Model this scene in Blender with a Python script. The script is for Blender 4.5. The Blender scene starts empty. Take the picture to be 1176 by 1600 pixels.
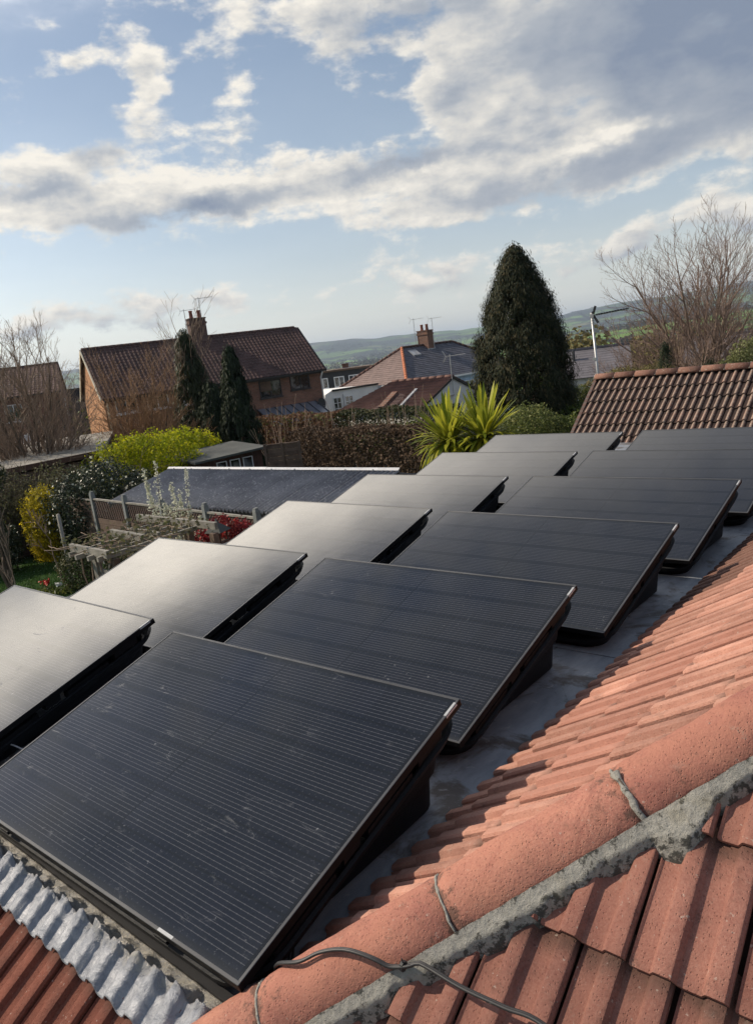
import bpy, math, random
import numpy as np
from mathutils import Vector, Matrix, Euler, noise

SC = bpy.context.scene
COL = SC.collection
rng = np.random.default_rng(7)
random.seed(7)
D2R = math.radians

# ------------------------------------------------------------------ camera
CAM = Vector((3.305, -0.858, 1.536))
cam_data = bpy.data.cameras.new("camera")
cam_data.sensor_fit = 'VERTICAL'
cam_data.sensor_height = 24.0
cam_data.lens = 24.0 * 1172.5 / 1600.0
cam_data.clip_start = 0.05
cam_data.clip_end = 60000.0
cam = bpy.data.objects.new("camera", cam_data)
COL.objects.link(cam)
_yaw, _pit, _rol = D2R(-41.94), D2R(-11.98), D2R(-7.37)
_f = Vector((math.sin(_yaw) * math.cos(_pit), math.cos(_yaw) * math.cos(_pit), math.sin(_pit)))
_r = Vector((math.cos(_yaw), -math.sin(_yaw), 0.0))
_u = _r.cross(_f)
_rt = math.cos(_rol) * _r + math.sin(_rol) * _u
_up = -math.sin(_rol) * _r + math.cos(_rol) * _u
_m = Matrix((_rt, _up, -_f)).transposed().to_4x4()
_m.translation = CAM
cam.matrix_world = _m
SC.camera = cam

# ------------------------------------------------------------------ view
SC.view_settings.view_transform = 'Standard'
SC.view_settings.look = 'None'
SC.view_settings.gamma = 1.0
SC.view_settings.use_curve_mapping = False
SC.view_settings.exposure = 0.14

# ------------------------------------------------------------------ sun
SUN_AZ, SUN_EL = -115.0, 38.0          # degrees from +Y towards +X, and above the horizon
sun_dir = Vector((math.sin(D2R(SUN_AZ)) * math.cos(D2R(SUN_EL)), math.cos(D2R(SUN_AZ)) * math.cos(D2R(SUN_EL)), math.sin(D2R(SUN_EL))))
sd = bpy.data.lights.new("sun", 'SUN')
sd.energy = 4.0
sd.angle = D2R(0.8)
sd.color = (1.0, 0.87, 0.70)
sun = bpy.data.objects.new("sun", sd)
sun.rotation_euler = sun_dir.to_track_quat('Z', 'Y').to_euler()
sun.location = (-20, 0, 20)
COL.objects.link(sun)


# ------------------------------------------------------------------ node shorthand
class NV:
    """a node socket with arithmetic"""
    def __init__(s, g, sock): s.g, s.s = g, sock
    def _b(s, op, o): return s.g.math(op, s, o)
    def __add__(s, o): return s._b('ADD', o)
    __radd__ = __add__
    def __sub__(s, o): return s._b('SUBTRACT', o)
    def __rsub__(s, o): return s.g.math('SUBTRACT', o, s)
    def __mul__(s, o): return s._b('MULTIPLY', o)
    __rmul__ = __mul__
    def __truediv__(s, o): return s._b('DIVIDE', o)


class G:
    def __init__(s, tree): s.t = tree; s.n = tree.nodes; s.l = tree.links
    def put(s, sock, v):
        if isinstance(v, NV): s.l.new(v.s, sock)
        elif isinstance(v, bpy.types.NodeSocket): s.l.new(v, sock)
        elif v is not None:
            if isinstance(v, (tuple, list)) and len(v) == 3 and sock.type == 'RGBA': v = (*v, 1)
            sock.default_value = v
    def math(s, op, a, b=None, c=None, clamp=False):
        n = s.n.new('ShaderNodeMath'); n.operation = op; n.use_clamp = clamp
        s.put(n.inputs[0], a)
        if b is not None: s.put(n.inputs[1], b)
        if c is not None: s.put(n.inputs[2], c)
        return NV(s, n.outputs[0])
    def mx(s, a, b): return s.math('MAXIMUM', a, b)
    def mn(s, a, b): return s.math('MINIMUM', a, b)
    def step(s, v, a, b):            # smoothstep from a to b
        n = s.n.new('ShaderNodeMapRange'); n.interpolation_type = 'SMOOTHSTEP'
        s.put(n.inputs[0], v); s.put(n.inputs[1], a); s.put(n.inputs[2], b)
        return NV(s, n.outputs[0])
    def lin(s, v, a, b, c=0.0, d=1.0):
        n = s.n.new('ShaderNodeMapRange')
        for i, x in enumerate((v, a, b, c, d)): s.put(n.inputs[i], x)
        return NV(s, n.outputs[0])
    def xyz(s, v):
        n = s.n.new('ShaderNodeSeparateXYZ'); s.put(n.inputs[0], v)
        return [NV(s, o) for o in n.outputs]
    def vec(s, x, y, z):
        n = s.n.new('ShaderNodeCombineXYZ')
        for i, v in enumerate((x, y, z)): s.put(n.inputs[i], v)
        return NV(s, n.outputs[0])
    def coord(s, k='Object'):
        n = s.n.new('ShaderNodeTexCoord'); return NV(s, n.outputs[k])
    def pos(s):
        n = s.n.new('ShaderNodeNewGeometry'); return NV(s, n.outputs['Position'])
    def island(s):
        n = s.n.new('ShaderNodeNewGeometry'); return NV(s, n.outputs['Random Per Island'])
    def orand(s):
        n = s.n.new('ShaderNodeObjectInfo'); return NV(s, n.outputs['Random'])
    def noise(s, v, scale, detail=4, rough=0.5, dist=0.0, col=False):
        n = s.n.new('ShaderNodeTexNoise'); s.put(n.inputs['Vector'], v)
        n.inputs['Scale'].default_value = scale; n.inputs['Detail'].default_value = detail
        n.inputs['Roughness'].default_value = rough; n.inputs['Distortion'].default_value = dist
        return NV(s, n.outputs['Color' if col else 'Fac'])
    def voro(s, v, scale, out='Distance', feature='F1', rnd=1.0):
        n = s.n.new('ShaderNodeTexVoronoi'); n.feature = feature; s.put(n.inputs['Vector'], v)
        n.inputs['Scale'].default_value = scale; n.inputs['Randomness'].default_value = rnd
        return NV(s, n.outputs[out])
    def mix(s, f, a, b):
        n = s.n.new('ShaderNodeMix'); n.data_type = 'RGBA'
        s.put(n.inputs[0], f); s.put(n.inputs[6], a); s.put(n.inputs[7], b)
        return NV(s, n.outputs[2])
    def vmul(s, v, k):
        n = s.n.new('ShaderNodeVectorMath'); n.operation = 'MULTIPLY'; s.put(n.inputs[0], v); s.put(n.inputs[1], k)
        return NV(s, n.outputs[0])
    def vadd(s, v, k):
        n = s.n.new('ShaderNodeVectorMath'); n.operation = 'ADD'; s.put(n.inputs[0], v); s.put(n.inputs[1], k)
        return NV(s, n.outputs[0])
    def scale(s, c, k):
        n = s.n.new('ShaderNodeVectorMath'); n.operation = 'SCALE'; s.put(n.inputs[0], c); s.put(n.inputs[3], k)
        return NV(s, n.outputs[0])
    def bump(s, h, strength=0.5, dist=0.01):
        n = s.n.new('ShaderNodeBump'); s.put(n.inputs['Height'], h)
        n.inputs['Strength'].default_value = strength; n.inputs['Distance'].default_value = dist
        return NV(s, n.outputs[0])
    def ramp(s, f, stops):
        n = s.n.new('ShaderNodeValToRGB'); s.put(n.inputs[0], f)
        e = n.color_ramp.elements
        while len(e) > 1: e.remove(e[-1])
        e[0].position = stops[0][0]; e[0].color = (*stops[0][1], 1)
        for p, c in stops[1:]:
            x = e.new(p); x.color = (*c, 1)
        return NV(s, n.outputs[0])


def newmat(name):
    m = bpy.data.materials.new(name); m.use_nodes = True
    g = G(m.node_tree); b = m.node_tree.nodes['Principled BSDF']
    return m, g, b


def simple(name, color, rough=0.7, metal=0.0, var=0.25, nscale=6.0, bump=0.0, bscale=40.0, objvar=0.0, spec=None, coord='Object', stretch=None):
    """a plain surface with mottled colour and fine relief"""
    m, g, b = newmat(name)
    v = g.coord(coord)
    if stretch: v = g.vmul(v, stretch)
    n = g.noise(v, nscale, 5, 0.6)
    f = g.lin(n, 0.3, 0.7, 1.0 - var, 1.0 + var)
    if objvar: f = f * g.lin(g.orand(), 0, 1, 1 - objvar, 1 + objvar)
    g.put(b.inputs['Base Color'], g.scale(g.mix(0.0, color, color), f))
    b.inputs['Roughness'].default_value = rough
    b.inputs['Metallic'].default_value = metal
    if spec is not None: b.inputs['Specular IOR Level'].default_value = spec
    if bump: g.put(b.inputs['Normal'], g.bump(g.noise(v, bscale, 6, 0.6), bump, 0.01))
    return m


def leafmat(name, dark, light, rough=0.55, trans=0.35, patch=1.2, tip=None):
    """leaves: each leaf its own tone, light passes through"""
    m, g, b = newmat(name)
    r = g.island()
    n = g.noise(g.coord('Object'), patch, 3, 0.6)
    f = g.lin(r * 0.55 + n * 0.9, 0.35, 1.05)
    c = g.mix(f, dark, light)
    if tip: c = g.mix(g.step(g.noise(g.coord('Object'), patch * 2.3, 2) + r * 0.3, 0.68, 0.85), c, tip)
    g.put(b.inputs['Base Color'], c)
    b.inputs['Roughness'].default_value = rough
    b.inputs['Specular IOR Level'].default_value = 0.3
    t = g.n.new('ShaderNodeBsdfTranslucent'); g.put(t.inputs[0], c)
    mixn = g.n.new('ShaderNodeMixShader'); mixn.inputs[0].default_value = trans
    g.l.new(b.outputs[0], mixn.inputs[1]); g.l.new(t.outputs[0], mixn.inputs[2])
    g.l.new(mixn.outputs[0], m.node_tree.nodes['Material Output'].inputs[0])
    return m


# ------------------------------------------------------------------ mesh helpers
def fastmesh(name, V, F, mats=None, smooth=False):
    """V (n,3) array, F (m,k) array of k-gons, or list of lists"""
    me = bpy.data.meshes.new(name)
    if isinstance(F, np.ndarray):
        V = np.asarray(V, dtype=np.float32); k = F.shape[1]
        me.vertices.add(len(V)); me.vertices.foreach_set('co', V.ravel())
        me.loops.add(F.size); me.loops.foreach_set('vertex_index', F.astype(np.int32).ravel())
        me.polygons.add(len(F)); me.polygons.foreach_set('loop_start', np.arange(0, F.size, k, dtype=np.int32))
        me.update(calc_edges=True)
    else:
        me.from_pydata([tuple(map(float, v)) for v in V], [], F); me.update()
    if smooth: me.polygons.foreach_set('use_smooth', [True] * len(me.polygons))
    for m in (mats or []): me.materials.append(m)
    return me


def link(name, me, parent=None, loc=None, rot=None):
    o = bpy.data.objects.new(name, me); COL.objects.link(o)
    if parent: o.parent = parent
    if loc is not None: o.location = loc
    if rot is not None: o.rotation_euler = rot
    return o


def tag(o, label=None, cat=None, group=None, kind=None):
    if label: o['label'] = label
    if cat: o['category'] = cat
    if group: o['group'] = group
    if kind: o['kind'] = kind
    return o


def thing(name, label, cat, loc=(0, 0, 0), rz=0.0, group=None):
    o = link(name, None, None, loc, (0, 0, rz)); o.empty_display_size = 0.2
    return tag(o, label, cat, group)


class MB:
    """collects shapes, then builds ONE mesh object"""
    def __init__(s): s.v = []; s.f = []; s.M = None
    def addv(s, vs):
        i = len(s.v)
        if s.M is not None: vs = [s.M @ Vector(v) for v in vs]
        s.v.extend([tuple(v) for v in vs]); return i
    def box(s, x0, x1, y0, y1, z0, z1, M=None):
        p = [Vector((x, y, z)) for z in (z0, z1) for y in (y0, y1) for x in (x0, x1)]
        if M is not None: p = [M @ q for q in p]
        i = s.addv(p)
        s.f += [[i, i+2, i+3, i+1], [i+4, i+5, i+7, i+6], [i, i+1, i+5, i+4], [i+2, i+6, i+7, i+3], [i, i+4, i+6, i+2], [i+1, i+3, i+7, i+5]]
        return s
    def bar(s, a, b, w, h=None, up=(0, 0, 1)):
        """rectangular bar from a to b"""
        a, b = Vector(a), Vector(b); h = h or w
        d = (b - a).normalized(); x = d.cross(Vector(up))
        if x.length < 1e-4: x = d.cross(Vector((1, 0, 0)))
        x.normalize(); y = x.cross(d)
        p = [c + x * sx * w / 2 + y * sy * h / 2 for c in (a, b) for sx, sy in ((-1, -1), (1, -1), (1, 1), (-1, 1))]
        i = s.addv(p)
        s.f += [[i, i+1, i+2, i+3], [i+7, i+6, i+5, i+4]] + [[i+k, i+4+k, i+4+(k+1) % 4, i+(k+1) % 4] for k in range(4)]
        return s
    def tube(s, path, r, n=6, cap=True):
        path = [Vector(p) for p in path]
        rr = r if isinstance(r, (list, tuple)) else [r] * len(path)
        rings = []
        for k, p in enumerate(path):
            d = (path[min(k+1, len(path)-1)] - path[max(k-1, 0)]).normalized()
            x = d.cross(Vector((0, 0, 1)))
            if x.length < 1e-3: x = Vector((1, 0, 0))
            x.normalize(); y = d.cross(x)
            rings.append(s.addv([p + (x * math.cos(2*math.pi*j/n) + y * math.sin(2*math.pi*j/n)) * rr[k] for j in range(n)]))
        for a, b in zip(rings, rings[1:]):
            s.f += [[a+j, a+(j+1) % n, b+(j+1) % n, b+j] for j in range(n)]
        if cap:
            s.f += [[rings[0]+j for j in range(n)][::-1], [rings[-1]+j for j in range(n)]]
        return s
    def poly(s, pts, t=None, nrm=None):
        """flat polygon; with t, a slab of that thickness below it"""
        pts = [Vector(p) for p in pts]
        if t is None:
            i = s.addv(pts); s.f.append(list(range(i, i+len(pts)))); return s
        nn = Vector(nrm).normalized() if nrm is not None else (pts[1]-pts[0]).cross(pts[2]-pts[0]).normalized()
        n = len(pts); i = s.addv(pts + [p - nn * t for p in pts])
        s.f += [list(range(i, i+n)), list(range(i+n, i+2*n))[::-1]]
        s.f += [[i+(k+1) % n, i+k, i+n+k, i+n+(k+1) % n] for k in range(n)]
        return s
    def build(s, name, mat, parent=None, smooth=False, loc=None, rot=None):
        me = fastmesh(name, s.v, s.f, [mat], smooth)
        return link(name, me, parent, loc, rot)


def P(az, r, z=0.0):
    """a surveyed spot: bearing in degrees and distance in metres from the viewing station"""
    a = D2R(az)
    return Vector((CAM.x + math.sin(a) * r, CAM.y + math.cos(a) * r, z))


def smooth_by_angle(me, deg=35):
    me.polygons.foreach_set('use_smooth', [True] * len(me.polygons))
    try: me.set_sharp_from_angle(angle=D2R(deg))
    except Exception: pass


# ------------------------------------------------------------------ terrain height
HILL = [(-180, 1.2), (-100, 1.6), (-66, 1.45), (-56, 1.35), (-45.4, 1.22), (-39.7, 0.96), (-32.6, 0.74), (-29, 0.72), (-26.4, 0.92), (-22, 1.15), (-14.4, 1.36), (-5, 1.5), (40, 1.2), (180, 1.2)]
def height(x, y):
    x = np.asarray(x, dtype=float); y = np.asarray(y, dtype=float)
    dx, dy = x - CAM.x, y - CAM.y
    r = np.hypot(dx, dy); az = np.degrees(np.arctan2(dx, dy))
    base = np.interp(r, [0, 22, 45, 120, 300, 700, 1500, 3500, 5500], [-3.0, -3.05, -4.2, -9.5, -20, -34, -44, -46, -40])
    el = np.interp(az, [h[0] for h in HILL], [h[1] for h in HILL])
    top = 1.5 + 9500 * np.tan(np.radians(el))
    s1 = np.clip((r - 5200) / 4300, 0, 1); s1 = s1 * s1 * (3 - 2 * s1)
    und = (np.sin(az * 0.9 + r * 0.0011) * 8 + np.sin(az * 2.3 - r * 0.0017 + 1) * 5 + np.sin(az * 5.1 + 2) * 2.5) * np.clip((r - 3500) / 4000, 0, 1)
    far = base + (top - base) * s1 + und * np.clip(1.2 - s1 * 0.7, 0, 1)
    # a nearer shoulder of hill to the right
    sh = np.exp(-((az + 17) / 7.5) ** 2) * np.clip((r - 900) / 2200, 0, 1) * np.exp(-(np.clip(r - 3100, 0, None) / 900) ** 2)
    far = far + sh * 30
    return far
def gz(x, y): return float(height(x, y))
# ------------------------------------------------------------------ world: sky with broken cloud
world = bpy.data.worlds.new("World"); SC.world = world; world.use_nodes = True
try: world.cycles.sampling_method = 'MANUAL'; world.cycles.sample_map_resolution = 512
except Exception: pass
g = G(world.node_tree); g.n.clear()
wo = g.n.new('ShaderNodeOutputWorld')
sky = g.n.new('ShaderNodeTexSky'); sky.sky_type = 'NISHITA'; sky.sun_disc = False
sky.sun_elevation = D2R(SUN_EL); sky.sun_rotation = D2R(SUN_AZ)
sky.air_density = 1.0; sky.dust_density = 1.0; sky.ozone_density = 1.4
d = g.coord('Generated')
x, y, z = g.xyz(d)
az = g.math('ARCTAN2', x, y) * (180 / math.pi)
el = g.math('ARCSINE', z) * (180 / math.pi)
zz = g.mx(z, 0.0) + 0.07
pl = g.vec(x / zz, y / zz, 0.0)
# domain warp, in degrees
wn = g.noise(d, 9.0, 6, 0.6, col=True)
wx, wy, _ = g.xyz(wn)
az2 = az + (wx - 0.5) * 9.0
el2 = el + (wy - 0.5) * 4.5
def blobs(lst, aa, ee):
    tot = None
    for (a, e, ra, re, w, tl) in lst:
        da = (aa - a) / ra
        de = (ee - e - (aa - a) * tl) / re
        k = g.math('EXPONENT', (da * da + de * de) * -1.0) * w
        tot = k if tot is None else tot + k
    return tot
COVER = [  # bearing, elevation, widths, weight, tilt
    (-20, 17.5, 12, 6.0, 1.40, 0.0), (-31.5, 17.0, 3.4, 3.6, 0.85, 0.0), (-40, 22.5, 9, 2.6, 1.0, 0.0), (-27, 10.8, 12, 2.3, 1.0, 0.02),
    (-40, 12.4, 9, 1.6, 0.85, 0.04), (-50, 12.0, 7, 2.0, 0.95, 0.06), (-60, 13.2, 6, 2.6, 1.05, 0.0),
    (-36, 9.2, 4, 1.4, 0.75, 0.0), (-63, 11.2, 5, 1.3, 0.8, 0.0), (-53.5, 18.6, 1.9, 2.5, 0.86, 0.0),
    (-47.3, 18.0, 1.5, 1.1, 0.66, 0.0), (-56, 21.3, 2.6, 0.9, 0.52, 0.4), (-59.3, 20.0, 1.4, 0.9, 0.48, 0.0), (-23.5, 4.9, 3.4, 1.2, 0.9, 0.0), (-16, 5.9, 4.2, 1.5, 0.95, 0.0),
    (-35, 4.9, 4.8, 1.1, 0.8, 0.0), (-60, 5.0, 8, 1.2, 0.80, 0.0), (-52, 4.6, 3.5, 0.6, 0.55, 0.0), (-14, 10.5, 5, 2.5, 0.6, 0.0),
    (-48, 7.3, 2.4, 0.5, 0.5, 0.0), (-43.5, 8.6, 1.6, 0.6, 0.55, 0.0),
    (-58.5, 17.0, 2.6, 1.6, -0.45, 0.0), (-42, 16.8, 4.5, 1.7, -0.45, 0.0), (-47, 8.0, 9, 1.2, -0.4, 0.0), (-27.5, 6.9, 9, 0.8, -0.4, 0.0)]
DARK = [
    (-14, 17.8, 15, 5.6, 1.10, 0.0), (-37, 20.9, 5, 1.1, 0.55, 0.0), (-37.5, 12.9, 4.6, 0.8, 0.85, 0.03), (-52.5, 11.3, 6.0, 0.8, 0.95, 0.06), (-61, 12.7, 4.0, 0.7, 0.6, 0.0),
    (-27, 9.9, 10, 1.1, 0.55, 0.02), (-57.8, 14.9, 2.4, 0.8, 0.55, 0.0), (-15, 11.8, 6, 1.5, 0.45, 0.0),
    (-23.5, 4.1, 3.5, 0.6, 0.55, 0.0), (-16, 4.9, 5, 0.8, 0.55, 0.0), (-60, 4.2, 8, 0.9, 0.6, 0.0), (-35, 4.1, 5, 0.6, 0.5, 0.0), (-22, 12.0, 4.5, 0.7, -0.60, 0.03)]
outside = g.step(g.math('ABSOLUTE', az + 40.0), 30.0, 48.0)
high = g.step(el, 24.0, 34.0)
gen = g.mx(outside, high)
n1 = g.noise(g.vadd(pl, (3.1, 7.7, 0.0)), 0.85, 9, 0.60)
n2 = g.noise(g.vadd(g.vmul(d, (1.0, 1.0, 2.3)), (1.7, 0.4, 2.0)), 13.0, 10, 0.56)
n4 = g.noise(g.vadd(g.vmul(d, (1.0, 1.0, 1.8)), (5.7, 2.4, 1.0)), 34.0, 8, 0.62)
n3 = g.noise(g.vadd(g.vmul(d, (1.0, 1.0, 2.3)), (1.7 - 0.009, 0.4 + 0.003, 2.0 + 0.016)), 13.0, 10, 0.56)
cov = blobs(COVER, az2, el2) * (1.0 - gen) + gen * (g.step(n1, 0.34, 0.56) * 0.95)
dens = cov + (n2 - 0.5) * 2.7 + (n4 - 0.5) * 0.9 - 0.33
mask = g.step(dens, -0.16, 0.48)
edge = (n2 - n3) * 9.0                          # brighter where the cloud thins towards the sun
dk = blobs(DARK, az2, el2 + 0.15) * (1.0 - gen) + gen * (g.step(n1, 0.34, 0.60) * 0.75 + 0.35)
thick = g.math('ADD', g.lin(dens, 0.3, 1.4, 0.02, 0.32), dk * 0.85 + (n2 - 0.5) * 0.30 - edge * 0.22 * (1.0 - g.mn(dk, 0.80)), clamp=True)
ccol = g.ramp(thick, [(0.0, (0.92, 0.87, 0.78)), (0.25, (0.70, 0.68, 0.64)), (0.55, (0.42, 0.45, 0.495)), (1.0, (0.225, 0.275, 0.370))])
# broad glow of the veiled sun
sx, sy, sz = sun_dir
dot = x * sx + y * sy + z * sz
glow = g.math('POWER', g.mx(dot, 0.0), 8.0)
ccol = g.scale(ccol, glow * 0.6 + 0.96)
skyc = g.scale(NV(g, sky.outputs[0]), 0.098)
# thin high veil whitening the blue low down
veil = g.math('ADD', g.math('EXPONENT', g.mx(el, 0.0) * -0.12) * 0.84, n1 * 0.22, clamp=True)
veilc = g.mix(g.step(el, 1.0, 9.0), (0.92, 0.91, 0.82), (0.68, 0.74, 0.77))
ga = (az + 74.0) / 20.0; ge = (el - 9.0) / 9.0
low_glow = g.math('EXPONENT', (ga * ga + ge * ge) * -1.0)
skyc = g.mix(veil, skyc, g.scale(veilc, glow * 0.4 + 0.95 + low_glow * 0.55))
col = g.mix(mask, skyc, ccol)
# bright cloud bank added above the frame on the left for the panels to mirror
ba = (az + 68.0) / 30.0; be = (el - 26.2 - (az + 75.0) * 0.20 + (n2 - 0.5) * 5.0) / 3.3
bank = g.math('EXPONENT', (ba * ba + be * be) * -1.0)
col = g.mix(bank * 0.9, col, (5.2, 4.75, 4.1))
bg = g.n.new('ShaderNodeBackground'); g.put(bg.inputs[0], col); bg.inputs[1].default_value = 1.0
g.l.new(bg.outputs[0], wo.inputs[0])
# ------------------------------------------------------------------ materials
def tile_material(name, base, dark, pale, lichen=0.0, moss=0.0, roll=False, pocks=False):
    m, g, b = newmat(name)
    v = g.coord('Object'); r = g.orand()
    vv = g.vadd(v, g.vec(r * 37.0, r * 11.0, 0.0))
    big = g.noise(vv, 9.0, 4, 0.6)
    fine = g.noise(vv, 160.0, 5, 0.7)
    pits = g.voro(vv, 120.0)
    c = g.mix(g.lin(big, 0.3, 0.72), dark, base)
    c = g.mix(g.lin(fine, 0.35, 0.8) * 0.55, c, pale)
    c = g.scale(c, g.lin(r, 0, 1, 0.74, 1.18))
    c = g.mix(g.step(g.math('FRACT', r * 7.31), 0.55, 0.95) * 0.65, c, dark)
    c = g.mix(g.step(g.noise(g.vmul(vv, (34.0, 3.0, 1.0)), 1.0, 5, 0.65), 0.52, 0.70) * 0.45, c, dark)
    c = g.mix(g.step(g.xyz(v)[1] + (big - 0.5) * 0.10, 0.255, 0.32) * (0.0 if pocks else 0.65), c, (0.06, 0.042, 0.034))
    spots = g.step(g.noise(vv, 42.0, 6, 0.75), 0.62, 0.72)
    c = g.mix(spots * 0.6, c, (0.055, 0.035, 0.03))
    if lichen:
        li = g.step(g.noise(vv, 22.0, 6, 0.75), 0.60 - lichen * 0.1, 0.70)
        c = g.mix(li * min(lichen, 0.9), c, (0.46, 0.43, 0.36))
    if moss:
        mo = g.step(g.noise(g.vadd(vv, (5., 1., 2.)), 11.0, 8, 0.8), 0.52, 0.68)
        c = g.mix(mo * moss, c, (0.03, 0.028, 0.022))
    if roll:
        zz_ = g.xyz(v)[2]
        c = g.mix(g.step(zz_, 0.026, 0.004) * 0.92, c, (0.034, 0.023, 0.021))  # troughs darkened and roll tops paled by height, for more roll contrast
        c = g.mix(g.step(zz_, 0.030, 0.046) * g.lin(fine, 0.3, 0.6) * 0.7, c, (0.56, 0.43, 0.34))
    c = g.mix(g.step(g.noise(g.vadd(vv, (2., 9., 4.)), 75.0, 3, 0.6), 0.66, 0.72) * 0.45, c, (0.50, 0.44, 0.38))
    if pocks:
        ea = g.n.new('ShaderNodeAttribute'); ea.attribute_name = 'edge'
        c = g.mix(g.lin(g.noise(vv, 5.0, 6, 0.7), 0.40, 0.60) * 0.45, c, (0.50, 0.23, 0.155))
        c = g.mix(g.step(g.noise(vv, 24.0, 7, 0.75) + NV(g, ea.outputs['Fac']) * 0.22, 0.60, 0.74) * 0.75, c, (0.085, 0.060, 0.048))
        c = g.mix(g.step(g.noise(g.vadd(vv, (7., 7., 1.)), 19.0, 8, 0.8), 0.62, 0.68) * 0.4, c, (0.40, 0.36, 0.29))
        c = g.mix(g.step(g.voro(vv, 55.0), 0.16, 0.08) * g.step(g.noise(vv, 17.0, 3), 0.48, 0.6) * 0.75, c, (0.10, 0.04, 0.035))
    g.put(b.inputs['Base Color'], c)
    b.inputs['Roughness'].default_value = 0.88
    b.inputs['Specular IOR Level'].default_value = 0.25
    h = fine * 0.6 + g.step(pits, 0.05, 0.30) * 0.5 + big * 0.4 + g.noise(vv, 45.0, 4, .6) * 0.6
    g.put(b.inputs['Normal'], g.bump(h, 0.85, 0.0055 if pocks else 0.004))
    return m

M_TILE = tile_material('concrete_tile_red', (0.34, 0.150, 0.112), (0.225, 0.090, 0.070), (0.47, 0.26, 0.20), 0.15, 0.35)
M_TILE_PINK = tile_material('concrete_tile_sunlit_pink', (0.52, 0.265, 0.195), (0.37, 0.170, 0.125), (0.64, 0.40, 0.31), 0.12, 0.30)  # paler copy of the red tile, the lit slope's brightness put into the colour
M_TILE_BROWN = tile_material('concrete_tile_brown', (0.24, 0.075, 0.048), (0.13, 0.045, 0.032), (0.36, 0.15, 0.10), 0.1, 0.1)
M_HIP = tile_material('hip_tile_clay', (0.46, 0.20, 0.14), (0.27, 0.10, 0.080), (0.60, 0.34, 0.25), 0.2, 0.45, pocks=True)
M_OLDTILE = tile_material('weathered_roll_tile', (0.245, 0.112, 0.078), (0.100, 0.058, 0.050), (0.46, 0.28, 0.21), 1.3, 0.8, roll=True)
M_RIDGE = tile_material('weathered_ridge_tile', (0.25, 0.118, 0.080), (0.15, 0.07, 0.052), (0.34, 0.22, 0.17), 0.6, 0.4)

# mortar with black lichen
M_MORTAR, g, b = newmat('mortar_grey')
v = g.pos(); n = g.noise(v, 38.0, 8, 0.75); n2 = g.noise(g.vadd(v, (3., 2., 1.)), 60.0, 6, 0.7)
c = g.mix(g.lin(n2, 0.3, 0.7), (0.29, 0.28, 0.25), (0.46, 0.44, 0.39))
ea = g.n.new('ShaderNodeAttribute'); ea.attribute_name = 'edge'
ed = NV(g, ea.outputs['Fac'])
c = g.mix(g.step(n + ed * 0.09, 0.56, 0.64) * 0.85, c, (0.030, 0.031, 0.026))
c = g.mix(g.step(g.noise(v, 9.0, 4), 0.55, 0.7) * 0.3, c, (0.26, 0.22, 0.13))
g.put(b.inputs['Base Color'], c); b.inputs['Roughness'].default_value = 0.92
g.put(b.inputs['Normal'], g.bump(n2 + n * 1.2, 1.0, 0.008))

# lead flashing
M_LEAD, g, b = newmat('lead_sheet')
v = g.pos()
n = g.noise(v, 24.0, 6, 0.7, 0.6); n2 = g.noise(v, 110.0, 6, 0.7, 1.0); n3 = g.noise(v, 4.0, 3)
c = g.mix(g.lin(n, 0.3, 0.7), (0.16, 0.175, 0.21), (0.36, 0.37, 0.395))
x_, y_, z_ = g.xyz(v)
old = g.step(y_ + (n3 - 0.5) * 0.09 + (n - 0.5) * 0.10, -0.050, 0.020)
c = g.mix(old * g.lin(n2, 0.3, 0.6) * 0.8, c, (0.56, 0.51, 0.40))
c = g.mix(g.step(g.noise(v, 33., 5, .7), 0.64, 0.74) * old * 0.5, c, (0.10, 0.10, 0.08))
g.put(b.inputs['Base Color'], c); b.inputs['Metallic'].default_value = 0.25
g.put(b.inputs['Roughness'], g.lin(n2, 0.3, 0.7, 0.34, 0.55))
g.put(b.inputs['Normal'], g.bump(n * 1.0 + n2 * (old * 1.4 + 0.18), 0.7, 0.012))

# flat roof membrane, stained
M_DECK, g, b = newmat('grey_roof_membrane')
v = g.pos()
n = g.noise(v, 2.6, 6, 0.65, 0.6); n2 = g.noise(g.vmul(v, (1.0, 0.35, 1.0)), 9.0, 6, 0.7); n3 = g.noise(v, 90.0, 4)
c = g.mix(g.lin(n2, 0.3, 0.72), (0.155, 0.17, 0.195), (0.30, 0.32, 0.35))
c = g.mix(g.step(n, 0.50, 0.62) * 0.85, c, (0.075, 0.055, 0.042))
c = g.mix(g.step(g.noise(g.vadd(v, (9., 4., 0.)), 5.5, 7, 0.7, 1.0), 0.58, 0.70) * 0.8, c, (0.05, 0.05, 0.055))
c = g.mix(g.step(g.noise(g.vadd(v, (1., 8., 0.)), 12., 7, 0.7, 1.0), 0.60, 0.68) * 0.5, c, (0.42, 0.42, 0.41))
g.put(b.inputs['Base Color'], c); g.put(b.inputs['Roughness'], g.lin(n, 0.3, 0.7, 0.42, 0.75))
g.put(b.inputs['Normal'], g.bump(n3 * 0.4 + n2, 0.35, 0.006))

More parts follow.
